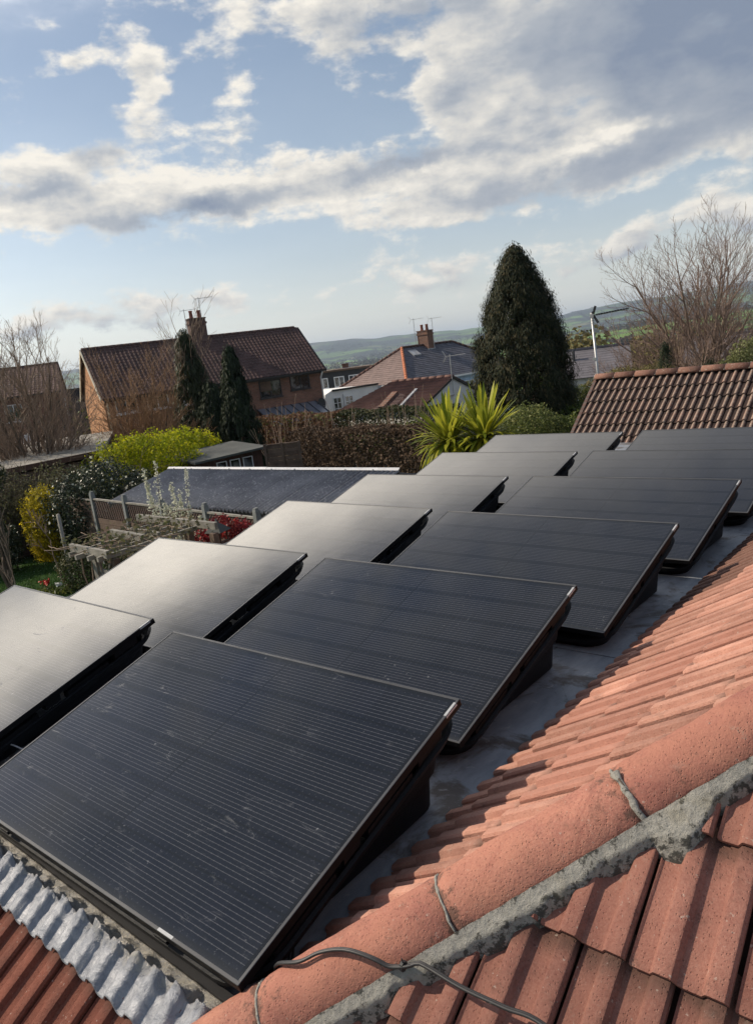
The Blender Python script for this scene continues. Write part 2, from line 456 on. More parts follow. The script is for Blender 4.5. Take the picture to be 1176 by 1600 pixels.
# photovoltaic laminate: local x along the long side (0..1.722), y up the slope (0..1.134)
M_PV, g, b = newmat('photovoltaic_glass')
v = g.coord('Object'); px, py, pz = g.xyz(v); r = g.orand()
MX, MY = 0.024, 0.024
cw, ch = (1.722 - 2*MX) / 18.0, (1.134 - 2*MY) / 6.0
lx = (px - MX); ly = (py - MY)
fy = g.math('FRACT', ly / ch); fx = g.math('FRACT', lx / cw)
gapy = g.math('LESS_THAN', g.math('ABSOLUTE', fy - 0.5), 0.5 - 0.0040 / ch)
gapx = g.math('LESS_THAN', g.math('ABSOLUTE', fx - 0.5), 0.5 - 0.0010 / cw)
mid = g.math('GREATER_THAN', g.math('ABSOLUTE', px - 0.861), 0.0035)
inside = g.math('LESS_THAN', g.math('ABSOLUTE', px - 0.861), 0.861 - MX) * g.math('LESS_THAN', g.math('ABSOLUTE', py - 0.567), 0.567 - MY)
cell = gapy * gapx * mid * inside
bb = g.math('FRACT', ly / (ch / 11.0))
bus = g.math('LESS_THAN', g.math('ABSOLUTE', bb - 0.5), 0.062) * inside * mid * g.math('LESS_THAN', g.math('ABSOLUTE', fy - 0.5), 0.44)
pad = g.math('LESS_THAN', g.math('ABSOLUTE', bb - 0.5), 0.15) * g.math('LESS_THAN', g.math('ABSOLUTE', g.math('FRACT', lx / (cw / 3.0)) - 0.5), 0.07) * inside
cellid = g.noise(g.vec(g.math('FLOOR', lx / cw) * 7.3, g.math('FLOOR', ly / ch) * 3.1, r * 50.0), 5.0, 0)
ccell = g.mix(g.lin(cellid, 0.3, 0.7), (0.0028, 0.0035, 0.0065), (0.0050, 0.0060, 0.0105))
c = g.mix(cell, (0.0016, 0.0016, 0.0018), ccell)
c = g.mix(bus * 0.36, c, (0.17, 0.17, 0.18))
c = g.mix(pad * 0.10, c, (0.24, 0.24, 0.25))
# dust, water marks and wiped smears
vv = g.vadd(v, g.vec(r * 19.0, r * 7.0, 0.0))
d1 = g.noise(vv, 2.2, 6, 0.65, 0.4); d2 = g.noise(g.vmul(vv, (1.0, 3.0, 1.0)), 7.0, 8, 0.75, 0.9); d3 = g.noise(g.vadd(vv, (4., 4., 0.)), 3.0, 3)
smear = g.step(d2, 0.56, 0.72) * g.step(d3, 0.44, 0.58) * g.lin(g.xyz(g.pos())[1], 0.9, 1.5, 1.0, 0.30)
spk = g.step(g.noise(vv, 30.0, 5, 0.6), 0.66, 0.72) * g.step(d3, 0.42, 0.56)
dust = g.lin(d1, 0.35, 0.7, 0.002, 0.010) + smear * 0.17 + spk * 0.30 * g.lin(g.xyz(g.pos())[1], 2.0, 3.0, 1.0, 0.3) + g.step(py, 0.05, 0.0) * 0.05
c = g.mix(dust, c, (0.42, 0.43, 0.45))
g.put(b.inputs['Base Color'], c)
g.put(b.inputs['Roughness'], g.lin(d1, 0.3, 0.7, 0.07, 0.12) + smear * 0.25)
b.inputs['IOR'].default_value = 1.5
b.inputs['Specular IOR Level'].default_value = 0.62
g.put(b.inputs['Normal'], g.bump(g.noise(v, 3.0, 2), 0.12, 0.004))

M_FRAME = simple('black_anodised_frame', (0.006, 0.006, 0.007), 0.5, 0.0, 0.2, 5, spec=0.15)
M_FRAMETOP = simple('frame_top_highlight', (0.085, 0.085, 0.088), 0.35, 0.4, 0.2, 5)  # paler tone for upward faces, standing in for the edge highlight
M_PLASTIC = simple('black_recycled_plastic', (0.006, 0.007, 0.009), 0.55, 0, 0.3, 5, 0.2, 90, spec=0.2)
M_STICKER = simple('white_label', (0.42, 0.43, 0.44), 0.5, 0, 0.1, 60)
M_CABLE = simple('black_cable', (0.03, 0.03, 0.032), 0.5, 0, 0.2, 20)
M_GREYCABLE = simple('grey_cable', (0.30, 0.30, 0.31), 0.5, 0, 0.2, 20)

def brickmat(name, c1, c2, mortar, scale=1.0):
    m, g, b = newmat(name)
    v = g.coord('Object'); x, y, z = g.xyz(v)
    n = g.n.new('ShaderNodeTexBrick'); n.inputs['Scale'].default_value = 1.0
    n.inputs['Brick Width'].default_value = 0.225; n.inputs['Row Height'].default_value = 0.075; n.inputs['Mortar Size'].default_value = 0.008
    g.put(n.inputs['Vector'], g.vec(x + y, z, 0.0)); g.put(n.inputs['Color1'], c1); g.put(n.inputs['Color2'], c2); g.put(n.inputs['Mortar'], mortar)
    w = g.noise(v, 0.8, 5, 0.6)
    w2 = g.noise(g.vmul(v, (1.0, 1.0, 3.0)), 3.5, 4, 0.7)
    c = g.scale(NV(g, n.outputs[0]), g.lin(w * 0.6 + w2 * 0.4, 0.3, 0.7, 0.62, 1.28))
    g.put(b.inputs['Base Color'], c); b.inputs['Roughness'].default_value = 0.9
    g.put(b.inputs['Normal'], g.bump(NV(g, n.outputs['Fac']), 0.4, -0.01))
    return m
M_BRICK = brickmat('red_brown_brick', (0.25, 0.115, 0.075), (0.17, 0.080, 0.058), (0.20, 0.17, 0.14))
M_BRICKSUN = brickmat('sunlit_orange_brick', (0.55, 0.25, 0.105), (0.43, 0.18, 0.075), (0.40, 0.30, 0.20))  # warm sunlight on the end wall is put into this brick colour
M_BRICKDK = brickmat('dark_brick', (0.16, 0.09, 0.07), (0.11, 0.065, 0.055), (0.13, 0.11, 0.10))
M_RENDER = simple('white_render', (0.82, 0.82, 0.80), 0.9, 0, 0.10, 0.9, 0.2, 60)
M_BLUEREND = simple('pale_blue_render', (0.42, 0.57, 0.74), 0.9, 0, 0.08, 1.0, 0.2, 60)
M_WHITE = simple('white_upvc', (0.78, 0.79, 0.80), 0.4, 0, 0.06, 3)
M_CREAMP = simple('cream_paint', (0.62, 0.56, 0.44), 0.6, 0, 0.15, 3)
M_BLACKP = simple('black_paint', (0.02, 0.02, 0.022), 0.5, 0, 0.2, 4)
M_DKCLAD = simple('dark_cladding', (0.045, 0.048, 0.055), 0.7, 0, 0.2, 2)
M_GLASS, g, b = newmat('window_glass')
g.put(b.inputs['Base Color'], g.mix(g.step(g.noise(g.coord('Object'), 1.6, 3), 0.45, 0.6), (0.015, 0.018, 0.022), (0.16, 0.17, 0.18)))
b.inputs['Roughness'].default_value = 0.07; b.inputs['Specular IOR Level'].default_value = 0.8
M_SLATE = simple('grey_slate', (0.105, 0.105, 0.125), 0.75, 0, 0.35, 2.5, 0.3, 30)
M_SLATEB = simple('sunlit_brown_slate', (0.21, 0.15, 0.135), 0.8, 0, 0.25, 2.5, 0.3, 30)  # paler, browner copy of the slate: the lit hip's sunlight is in the colour
M_SLATEP = simple('purple_slate', (0.16, 0.15, 0.165), 0.8, 0, 0.2, 2.0, 0.3, 30)
M_ROOFDK = simple('dark_brown_roof_tile', (0.085, 0.048, 0.042), 0.85, 0, 0.40, 1.6, 0.4, 30)
M_ROOFBR = simple('red_brown_roof_tile', (0.130, 0.066, 0.052), 0.85, 0, 0.35, 1.6, 0.4, 30)
M_HIPOR = simple('orange_ridge_tile', (0.55, 0.19, 0.09), 0.85, 0, 0.25, 5, 0.4, 40, objvar=0.15)
M_CLAY = simple('chimney_pot_clay', (0.25, 0.10, 0.07), 0.85, 0, 0.3, 6)
M_STEEL = simple('galvanised_steel', (0.50, 0.50, 0.49), 0.45, 0.7, 0.15, 6)
M_ALU = simple('aerial_aluminium', (0.55, 0.55, 0.55), 0.4, 0.6, 0.1, 6)
M_LEADR = simple('roofing_lead', (0.36, 0.37, 0.39), 0.6, 0.2, 0.2, 3)
M_FELT = simple('pale_mineral_felt', (0.27, 0.25, 0.215), 0.95, 0, 0.4, 0.9, 0.4, 30)
M_FELTDK = simple('dark_mineral_felt', (0.075, 0.08, 0.075), 0.9, 0, 0.3, 1.2, 0.4, 30)
M_WOODDK = simple('brown_stained_timber', (0.085, 0.042, 0.030), 0.8, 0, 0.3, 4, 0.4, 30, objvar=0.15)
M_WOODGR = simple('weathered_grey_timber', (0.25, 0.235, 0.205), 0.85, 0, 0.3, 7, 0.5, 40, objvar=0.12, stretch=(1, 1, 1))
M_WOODBR = simple('brown_fence_board', (0.14, 0.095, 0.07), 0.9, 0, 0.35, 3, 0.5, 30, objvar=0.15)
M_CONC = simple('grey_concrete_post', (0.22, 0.235, 0.23), 0.9, 0, 0.2, 5, 0.4, 40)
M_POLY = simple('corrugated_polycarbonate', (0.16, 0.17, 0.20), 0.35, 0, 0.2, 1.0)
M_BARK = simple('grey_brown_bark', (0.125, 0.095, 0.070), 0.9, 0, 0.35, 5)
M_BARKPALE = simple('pale_twig_bark', (0.26, 0.19, 0.14), 0.9, 0, 0.3, 3)
M_BARKOR = simple('ochre_twig_bark', (0.27, 0.16, 0.085), 0.9, 0, 0.35, 1.5)
M_BARKPURP = simple('mauve_twig_bark', (0.26, 0.185, 0.150), 0.9, 0, 0.3, 1.5)
M_SOIL = simple('dark_soil', (0.05, 0.037, 0.027), 0.95, 0, 0.35, 5, 0.8, 20)

# corrugated cement sheet with lichen
M_CEMENT, g, b = newmat('lichened_cement_sheet')
v = g.coord('Object'); n = g.noise(v, 5.0, 7, 0.75); n2 = g.noise(v, 14.0, 6, 0.8)
c = g.mix(g.lin(g.noise(v, 1.2, 4), 0.3, 0.7), (0.145, 0.15, 0.172), (0.235, 0.245, 0.27))
c = g.mix(g.step(n2, 0.53, 0.63) * 0.7, c, (0.46, 0.46, 0.46))
cw_ = g.math('SINE', g.xyz(v)[0] * (2 * math.pi * 8.0))
c = g.mix(g.step(cw_, 0.1, 0.95) * 0.75, c, (0.035, 0.036, 0.042))  # valleys darkened in the colour, standing in for the corrugation's shading
c = g.mix(g.step(n, 0.60, 0.70) * 0.7, c, (0.022, 0.022, 0.026))
g.put(b.inputs['Base Color'], c); b.inputs['Roughness'].default_value = 0.9
g.put(b.inputs['Normal'], g.bump(n2, 0.5, 0.01))
# ------------------------------------------------------------------ the ground, one sheet out past the hills
rad = np.concatenate([[0.01], np.linspace(1.5, 60, 36), np.geomspace(64, 15000, 92)])
ang = np.concatenate([np.linspace(-100, 20, 300, endpoint=False), np.linspace(20, 260, 90, endpoint=False)])
A, Rr = np.meshgrid(np.radians(ang), rad)
X = CAM.x + np.sin(A) * Rr; Y = CAM.y + np.cos(A) * Rr
Z = height(X, Y)
nz = np.vectorize(lambda a, b_: noise.noise(Vector((a, b_, 0.3))))
Zn = nz(X * 0.004, Y * 0.004) * np.clip((Rr - 3500) / 3500, 0, 1) * 22 + nz(X * .06, Y * .06) * np.clip((Rr - 30) / 100, 0, 1) * 0.8
Z = Z + Zn
nr, na = A.shape
idx = np.arange(nr * na).reshape(nr, na)
q = np.stack([idx[:-1, :], np.roll(idx, -1, 1)[:-1, :], np.roll(idx, -1, 1)[1:, :], idx[1:, :]], -1).reshape(-1, 4)
M_GROUND, g, b = newmat('grass_and_fields')
v = g.pos(); x, y, z = g.xyz(v)
dx = x - CAM.x; dy = y - CAM.y
r = g.math('SQRT', dx * dx + dy * dy)
ln = g.noise(v, 0.9, 6, 0.7); lf = g.noise(v, 14.0, 5, 0.7)
lawn = g.mix(g.lin(ln * 0.6 + lf * 0.5, 0.35, 0.75), (0.022, 0.055, 0.014), (0.060, 0.120, 0.030))
gard = g.mix(g.lin(g.noise(v, 0.35, 5, 0.7), 0.4, 0.6), (0.045, 0.038, 0.025), (0.05, 0.085, 0.03))
near = g.mix(g.step(r, 23.5, 25.0), lawn, gard)
w = g.vadd(v, g.scale(g.noise(v, 0.0016, 2, col=True), 260.0))
wv = g.vmul(w, (1.0, 1.0, 0.0))
fid = g.voro(wv, 0.0034, 'Color', rnd=0.9)
fr, fg_, fb = g.xyz(fid)
field = g.ramp(fr, [(0.0, (0.11, 0.20, 0.035)), (0.28, (0.16, 0.27, 0.04)), (0.5, (0.09, 0.155, 0.04)), (0.68, (0.17, 0.17, 0.07)), (0.85, (0.14, 0.24, 0.045)), (1.0, (0.20, 0.17, 0.10))])
for nn in g.n:
    if nn.type == 'VALTORGB': nn.color_ramp.interpolation = 'CONSTANT'
hedge = g.voro(wv, 0.0034, 'Distance', 'DISTANCE_TO_EDGE', 0.9)
field = g.mix(g.step(hedge, 0.030, 0.015) * 0.85, field, (0.022, 0.030, 0.014))
wood = g.step(g.noise(v, 0.0011, 6, 0.62), 0.49, 0.53)
field = g.mix(g.mx(wood * g.step(r, 3000.0, 6000.0), g.step(g.noise(v, 0.0024, 5, .6), 0.62, 0.64)), field, (0.026, 0.032, 0.018))
moor = g.step(z, 110.0, 190.0)
field = g.mix(moor * 0.5, field, (0.07, 0.06, 0.035))
far = g.mix(g.step(r, 150.0, 420.0), gard, field)
g.put(b.inputs['Base Color'], g.mix(g.step(r, 60.0, 160.0), near, far))
b.inputs['Roughness'].default_value = 0.95; b.inputs['Specular IOR Level'].default_value = 0.1
g.put(b.inputs['Normal'], g.bump(lf + g.noise(v, 60., 4) * .5, 0.8, 0.05))
ground = link('ground', fastmesh('ground', np.stack([X.ravel(), Y.ravel(), Z.ravel()], -1), q[:, ::-1], [M_GROUND], True))
tag(ground, kind='structure')

# ------------------------------------------------------------------ air
hz = MB().box(-15200, 15200, -15200, 15200, float(Z.min()) - 1.0, float(Z.max()) + 6.0)
M_HAZE = bpy.data.materials.new('haze'); M_HAZE.use_nodes = True
ht = M_HAZE.node_tree; ht.nodes.clear()
ho = ht.nodes.new('ShaderNodeOutputMaterial'); pv = ht.nodes.new('ShaderNodeVolumePrincipled')
pv.inputs['Color'].default_value = (0.66, 0.80, 1.0, 1); pv.inputs['Density'].default_value = 0.00009
pv.inputs['Anisotropy'].default_value = 0.3
ht.links.new(pv.outputs[0], ho.inputs['Volume'])
haze = hz.build('haze', M_HAZE); tag(haze, kind='stuff')
# ------------------------------------------------------------------ the house we stand above: tiled hip roof and flat roof
TAN = 0.65; TH = math.atan(TAN)
DECK = -0.130
house = thing('house', 'house roof of red ribbed tiles with a mortared hip and a grey flat deck', 'house', (1.84, -0.02, DECK))
HL = Vector(house.location)
COVER_W, GAUGE, TLEN = 0.2090, 0.3185, 0.385

def tile_mesh(name, mat, rounded=False, cover=COVER_W, length=TLEN, hgt=0.022, th=0.013):
    """interlocking tile with two ribs; local x across, y up the slope, z out of it"""
    p = cover / 2
    if rounded:
        xs = []
        for k in range(2):
            o = k * p
            xs += [(o + p*0.02, 0.0), (o + p*0.22, 0.001), (o + p*0.40, 0.004), (o + p*0.52, hgt*0.62), (o + p*0.66, hgt), (o + p*0.80, hgt*0.9), (o + p*0.92, hgt*0.35)]
        xs += [(cover - 0.002, 0.0)]
    else:
        xs = [(0.003, 0.006), (0.008, 0.001)]
        for k in range(2):
            o = k * p
            xs += [(o + p*0.12, 0.0), (o + p*0.44, 0.0), (o + p*0.545, hgt*0.93), (o + p*0.58, hgt), (o + p*0.86, hgt)]
            xs += [(o + p*0.90, hgt*0.93), (o + p*0.985, 0.004)] if k == 0 else [(o + p*0.90, hgt*0.95), (o + p*0.955, hgt*0.6)]
    ys = [0.0, 0.006, length]
    V = []; F = []
    n = len(xs)
    for j, yy in enumerate(ys):
        dz = -0.003 if j == 0 else 0.0
        V += [(x, yy, z + dz) for x, z in xs]
    for j in range(2):
        F += [[j*n+i, j*n+i+1, (j+1)*n+i+1, (j+1)*n+i] for i in range(n-1)]
    b0 = len(V)
    V += [(x, 0.0, z - th) for x, z in xs]; V += [(x, length, z - th) for x, z in xs]
    F += [[b0+i+1, b0+i, n+b0+i, n+b0+i+1] for i in range(n-1)]
    F += [[i+1, i, b0+i, b0+i+1] for i in range(n-1)]
    F += [[0, n, 2*n, b0+n, b0], [n-1, b0+n-1, b0+2*n-1, 3*n-1, 2*n-1]]
    me = fastmesh(name, V, F, [mat]); smooth_by_angle(me, 28 if not rounded else 50)
    return me

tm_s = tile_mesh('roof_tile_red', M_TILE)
tm_w = tile_mesh('roof_tile_sunlit_pink', M_TILE_PINK)
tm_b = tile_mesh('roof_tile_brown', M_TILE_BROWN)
lift = math.asin(0.020 / GAUGE)
ct, st = math.cos(TH), math.sin(TH)
R_S = Matrix(((1, 0, 0), (0, ct, -st), (0, st, ct))).to_4x4()              # slope rising towards +y
R_W = Matrix(((0, ct, -st), (-1, 0, 0), (0, st, ct))).to_4x4()             # slope rising towards +x
LIFT = Matrix.Rotation(-lift, 4, 'X')
import bmesh

def clip_mesh(me, M, co, no, name):
    bm = bmesh.new(); bm.from_mesh(me)
    Mi = M.inverted(); c = Mi @ Vector(co); nn = (M.to_3x3().transposed() @ Vector(no)).normalized()
    r = bmesh.ops.bisect_plane(bm, geom=bm.verts[:] + bm.edges[:] + bm.faces[:], plane_co=c, plane_no=nn, clear_outer=True)
    bmesh.ops.holes_fill(bm, edges=[e for e in bm.edges if e.is_boundary], sides=0)
    m2 = bpy.data.meshes.new(name); bm.to_mesh(m2); bm.free()
    for mm in me.materials: m2.materials.append(mm)
    return m2

tiles = []                                   # (distance to viewing point, matrix, mesh, clip)
dh = (1/math.sqrt(2), -1/math.sqrt(2), 0)     # points to the -y slope's side of the hip
# -y slope: trough plane z = -0.091 + 0.65*y
def S_plane(x, y): return Vector((x, y, -0.091 + TAN * y))
def W_plane(x, y): return Vector((x, y, -0.130 + TAN * (x - 1.8)))
for k in range(-6, 14):
    y0 = 0.430 + k * GAUGE * ct
    off = (0.0 if k % 2 == 0 else COVER_W / 2)
    for i in range(-16, 16):
        x0 = 2.703 + off + i * (COVER_W + 0.0016)
        xc, yc = x0 + COVER_W/2, y0 + 0.16
        side = (xc - 1.86) - (yc + 0.0)       # > 0: on this side of the hip
        left = x0 < 1.75 and y0 < -0.05
        if not left and side < -0.22: continue
        if x0 > 4.3 or y0 > 2.2: continue
        if y0 < -0.30 and x0 < -0.6: continue
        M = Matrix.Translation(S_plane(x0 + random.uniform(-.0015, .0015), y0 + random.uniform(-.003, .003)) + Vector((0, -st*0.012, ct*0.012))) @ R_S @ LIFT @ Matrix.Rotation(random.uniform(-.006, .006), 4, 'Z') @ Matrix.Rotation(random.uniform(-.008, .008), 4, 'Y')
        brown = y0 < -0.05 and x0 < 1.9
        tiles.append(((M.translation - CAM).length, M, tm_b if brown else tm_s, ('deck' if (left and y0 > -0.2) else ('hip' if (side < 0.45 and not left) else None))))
GW = 0.262
for k in range(0, 9):
    x0 = 1.785 if k == 0 else 1.905 + (k - 1) * GW
    off = (COVER_W / 2 if k % 2 else 0.0)
    for i in range(0, 46):
        y1 = -0.15 + off + (i + 1) * COVER_W
        xc, yc = x0 + 0.15, y1 - COVER_W/2
        side = (xc - 1.86) - yc
        if side > 0.2 or y1 > 8.9: continue
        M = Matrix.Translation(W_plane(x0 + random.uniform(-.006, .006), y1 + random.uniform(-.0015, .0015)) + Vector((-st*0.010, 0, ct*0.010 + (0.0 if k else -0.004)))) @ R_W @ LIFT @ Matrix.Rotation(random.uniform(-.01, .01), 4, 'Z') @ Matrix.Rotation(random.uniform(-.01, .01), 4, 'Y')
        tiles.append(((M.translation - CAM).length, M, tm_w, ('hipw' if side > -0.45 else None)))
tiles.sort(key=lambda t: t[0])
rest = bmesh.new()
for j, (dd, M, me, clip) in enumerate(tiles):
    if clip == 'deck':
        me = clip_mesh(me, M, (0, -0.045, 0), (0, 1, 0), 'roof_tile_cut')
    elif clip:
        me = clip_mesh(me, M, (1.86, 0.0, 0.0), ((-1/math.sqrt(2), 1/math.sqrt(2), 0) if clip == 'hip' else (1/math.sqrt(2), -1/math.sqrt(2), 0)), 'roof_tile_cut')
        if len(me.polygons) == 0: continue
    Ml = Matrix.Translation(-HL) @ M
    if j < 296:
        o = link('roof_tile', me, house); o.matrix_local = Ml
    else:
        m3 = me.copy(); m3.transform(Ml); rest.from_mesh(m3); bpy.data.meshes.remove(m3)
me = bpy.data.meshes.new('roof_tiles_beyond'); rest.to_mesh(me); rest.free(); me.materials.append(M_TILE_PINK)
tag(link('roof_covering', me, house), kind='stuff')

# sarking boards just below the tiles, so no gap opens to the sky
def hl(p): return Vector(p) - HL
mb = MB()
mb.poly([hl(S_plane(-3.0, -1.6)) - Vector((0, 0, .06)), hl(S_plane(4.6, -1.6)) - Vector((0, 0, .06)), hl(S_plane(4.6, 2.74)) - Vector((0, 0, .06)), hl(S_plane(1.86, 0.0)) - Vector((0, 0, .06)), hl(S_plane(-3.0, 0.0)) - Vector((0, 0, .06))], 0.05)
mb.poly([hl(W_plane(1.80, 0.0)) - Vector((0, 0, .05)), hl(W_plane(1.86, 0.0)) - Vector((0, 0, .05)), hl(W_plane(4.6, 2.74)) - Vector((0, 0, .05)), hl(W_plane(4.6, 9.0)) - Vector((0, 0, .05)), hl(W_plane(1.80, 9.0)) - Vector((0, 0, .05))], 0.05)
mb.build('roof_boarding', M_WOODDK, house)

# the hip: axis from HL rising at 45 degrees on plan
HA = Vector((1.84, -0.02, -0.160)); HU = Vector((1, 1, TAN)).normalized(); SC_S = math.sqrt(2 + TAN*TAN)
HE = Vector((1, -1, 0)).normalized(); HN = HE.cross(HU); HN = HN if HN.z > 0 else -HN
def hip_tile(s0, s1, seed):
    n, m = 26, 18; V = []; F = []
    L0, L1 = s0 * SC_S, s1 * SC_S
    for i in range(n + 1):
        t = i / n; a = L0 + (L1 - L0) * t
        a += 0.0
        for j in range(m + 1):
            th = math.radians(-104 + 208 * j / m)
            rr = 0.1135 + 0.004 * (1 - t)
            e = min(i, n - i)
            if e == 0: rr -= 0.007
            p = HA + HU * a + (HE * math.sin(th) + HN * math.cos(th) * 1.02) * rr
            w = noise.noise(p * 9 + Vector((seed, 0, 0))) * 0.005 + noise.noise(p * 22 + Vector((seed, 3, 0))) * 0.002 + noise.noise(p * 40) * 0.0012
            if e == 0: a2 = noise.noise(Vector((seed * 3 + j * 0.9, i, 0))) * 0.004; p += HU * a2
            V.append(p + (p - HA - HU * a).normalized() * w - HL)
    k = m + 1
    F = [[i*k+j, i*k+j+1, (i+1)*k+j+1, (i+1)*k+j] for i in range(n) for j in range(m)]
    # inner skin at the ends gives the tile its thickness
    for i in (0, n):
        b0 = len(V)
        for j in range(m + 1):
            p = V[i*k+j]; ax = HA + HU * (L0 if i == 0 else L1) - HL
            V.append(p + (ax - p).normalized() * 0.016)
        F += [[i*k+j, b0+j, b0+j+1, i*k+j+1] if i == 0 else [i*k+j+1, b0+j+1, b0+j, i*k+j] for j in range(m)]
    me = fastmesh('hip_tile', V, F, [M_HIP]); smooth_by_angle(me, 50)
    ea = me.attributes.new('edge', 'FLOAT', 'POINT')
    ea.data.foreach_set('value', [(math.exp(-min(q // k, n - q // k) / 1.5) + 0.9 * math.exp(-(k - 1 - q % k) / 1.6)) if q < (n + 1) * k else 1.0 for q in range(len(V))])
    bm = bmesh.new(); bm.from_mesh(me); bmesh.ops.recalc_face_normals(bm, faces=bm.faces); bm.to_mesh(me); bm.free()
    return link('hip_tile', me, house, (0, 0, random.uniform(-.002, .002)), (0, 0, random.uniform(-.0015, .0015)))
JS = [-0.245, 0.086, 0.429, 0.764, 1.10, 1.44, 1.78, 2.12]
for q_, (s0, s1) in enumerate(zip(JS, JS[1:])):
    hip_tile(s0 + 0.0012, s1 - 0.0012, q_ * 5.3)
# pointing in the joints between hip tiles
for q_, s in enumerate(JS[1:-1]):
    V = []; F = []; m = 40
    for j in range(m + 1):
        t = j / m; th = math.radians(-60 + 165 * t)
        w = 0.0034 + 0.0050 * max(0, noise.noise(Vector((j * .35, q_ * 4, 0)))) + (0.004 if q_ == 2 and t > .45 else 0.0)
        rr = 0.117 + 0.003 * noise.noise(Vector((j * .6, q_ * 9, 3))) + (0.005 if q_ == 2 and .4 < t < .95 else 0.0)
        c = HA + HU * (s * SC_S + noise.noise(Vector((j*.25, q_, 7))) * 0.004) - HL
        rad_ = (HE * math.sin(th) + HN * math.cos(th))
        V += [c - HU * w + rad_ * (rr - .006), c - HU * w * .6 + rad_ * rr, c + HU * w * .6 + rad_ * rr, c + HU * w + rad_ * (rr - .006)]
    for j in range(m):
        F += [[4*j+i, 4*j+i+1, 4*j+i+5, 4*j+i+4] for i in range(3)]
    link('mortar_joint', fastmesh('mortar_joint', V, F, [M_MORTAR], True), house)
# a rusted strip of old wire and mortar standing in one open joint
mb = MB()
for k in range(7):
    t = k / 6; p = Vector((2.565, 0.712, 0.452)).lerp(Vector((2.672, 0.664, 0.372)), t) - HL + HN * 0.012 * math.sin(t * 3.1)
    r_ = 0.007 + 0.003 * abs(noise.noise(Vector((k * .8, 1, 1)))) + (0.007 if k == 0 else 0)
    if k == 0: prev = []
    prev.append((p, r_))
mb.tube([p for p, _ in prev], [r for _, r in prev], 7)
mb.build('mortar_sliver', M_MORTAR, house, True)
mb = MB(); mb.tube([p + HN * 0.006 + HE * .001 for p, _ in prev[1:-1]], 0.0028, 5); mb.build('rusty_wire', M_BARK, house)

# mortar bedding along the lower edge of the hip
def bedding(side, name):
    V = []; F = []; n = 420; m = 9; s0, s1 = -0.22, 2.1
    for i in range(n + 1):
        s = s0 + (s1 - s0) * i / n
        c = HA + HU * s * SC_S
        a = c + HE * side * 0.108 + HN * -0.010
        wob = 0.029 + 0.014 * noise.noise(Vector((s * 5.0, side, 0))) + 0.014 * noise.noise(Vector((s * 17, side, 4))) + 0.006 * noise.noise(Vector((s * 55, side, 8)))
        if abs(s - 0.80) < 0.055: wob += 0.045 * math.cos((s - 0.80) / 0.055 * math.pi / 2)
        for j in range(m + 1):
            t = j / m
            q_ = a + HE * side * wob * t
            if side > 0: zt = -0.091 + TAN * q_.y
            else: zt = -0.130 + TAN * (q_.x - 1.8)
            top = zt + 0.050 + 0.016 * (1 - t) ** 1.4
            if j == 0: top = max(top, a.z + 0.012)
            if j == m: top = zt - 0.004
            if j == m - 1: top = zt + 0.044
            top += 0.0035 * noise.noise(Vector((q_.x * 28, q_.y * 28, 1))) + 0.0015 * noise.noise(Vector((q_.x * 90, q_.y * 90, 1)))
            V.append(Vector((q_.x, q_.y, top)) - HL)
    k = m + 1
    F = [[i*k+j, (i+1)*k+j, (i+1)*k+j+1, i*k+j+1] if side < 0 else [i*k+j, i*k+j+1, (i+1)*k+j+1, (i+1)*k+j] for i in range(n) for j in range(m)]
    me = fastmesh(name, V, F, [M_MORTAR], True)
    at_ = me.attributes.new('edge', 'FLOAT', 'POINT')
    at_.data.foreach_set('value', [abs(2 * (i % k) / m - 0.9) ** 2.5 for i in range(len(V))])
    link(name, me, house)
bedding(1, 'mortar_bedding'); 

# flat roof deck, its near edge upstand and lapped seams
mb = MB().box(-2.55, 1.93, 0.02, 9.2, -0.25, 0.0, Matrix.Translation((-HL.x, -HL.y, 0)))
mb.build('flat_roof_deck', M_DECK, house)
for yy in (2.52,):
    mb = MB().box(-2.5 - HL.x, 1.80 - HL.x, yy - HL.y, yy + 0.06 - HL.y, 0.002, 0.005)
    mb.build('membrane_seam', M_DECK, house, rot=(0, 0, 0.0))
mb = MB().box(-2.60 - HL.x, -2.52 - HL.x, 0.0 - HL.y, 9.2 - HL.y, -0.20, 0.035); mb.build('roof_edge_trim', M_BLACKP, house)
mb = MB().box(-2.6 - HL.x, 1.80 - HL.x, 0.034 - HL.y, 0.060 - HL.y, -0.05, 0.022); mb.build('black_edge_trim', M_BLACKP, house)
# outer walls
zb = -3.2 - DECK
mb = MB().box(-2.5 - HL.x, -2.2 - HL.x, 0.1 - HL.y, 9.1 - HL.y, zb, -0.25).box(-2.5 - HL.x, 6 - HL.x, 8.9 - HL.y, 9.1 - HL.y, zb, -0.25).box(-2.5 - HL.x, 6 - HL.x, -1.9 - HL.y, -1.7 - HL.y, zb, -1.4).box(-2.5 - HL.x, -2.3 - HL.x, -1.7 - HL.y, 0.1 - HL.y, zb, -1.3)
mb.build('wall', M_BRICK, house)

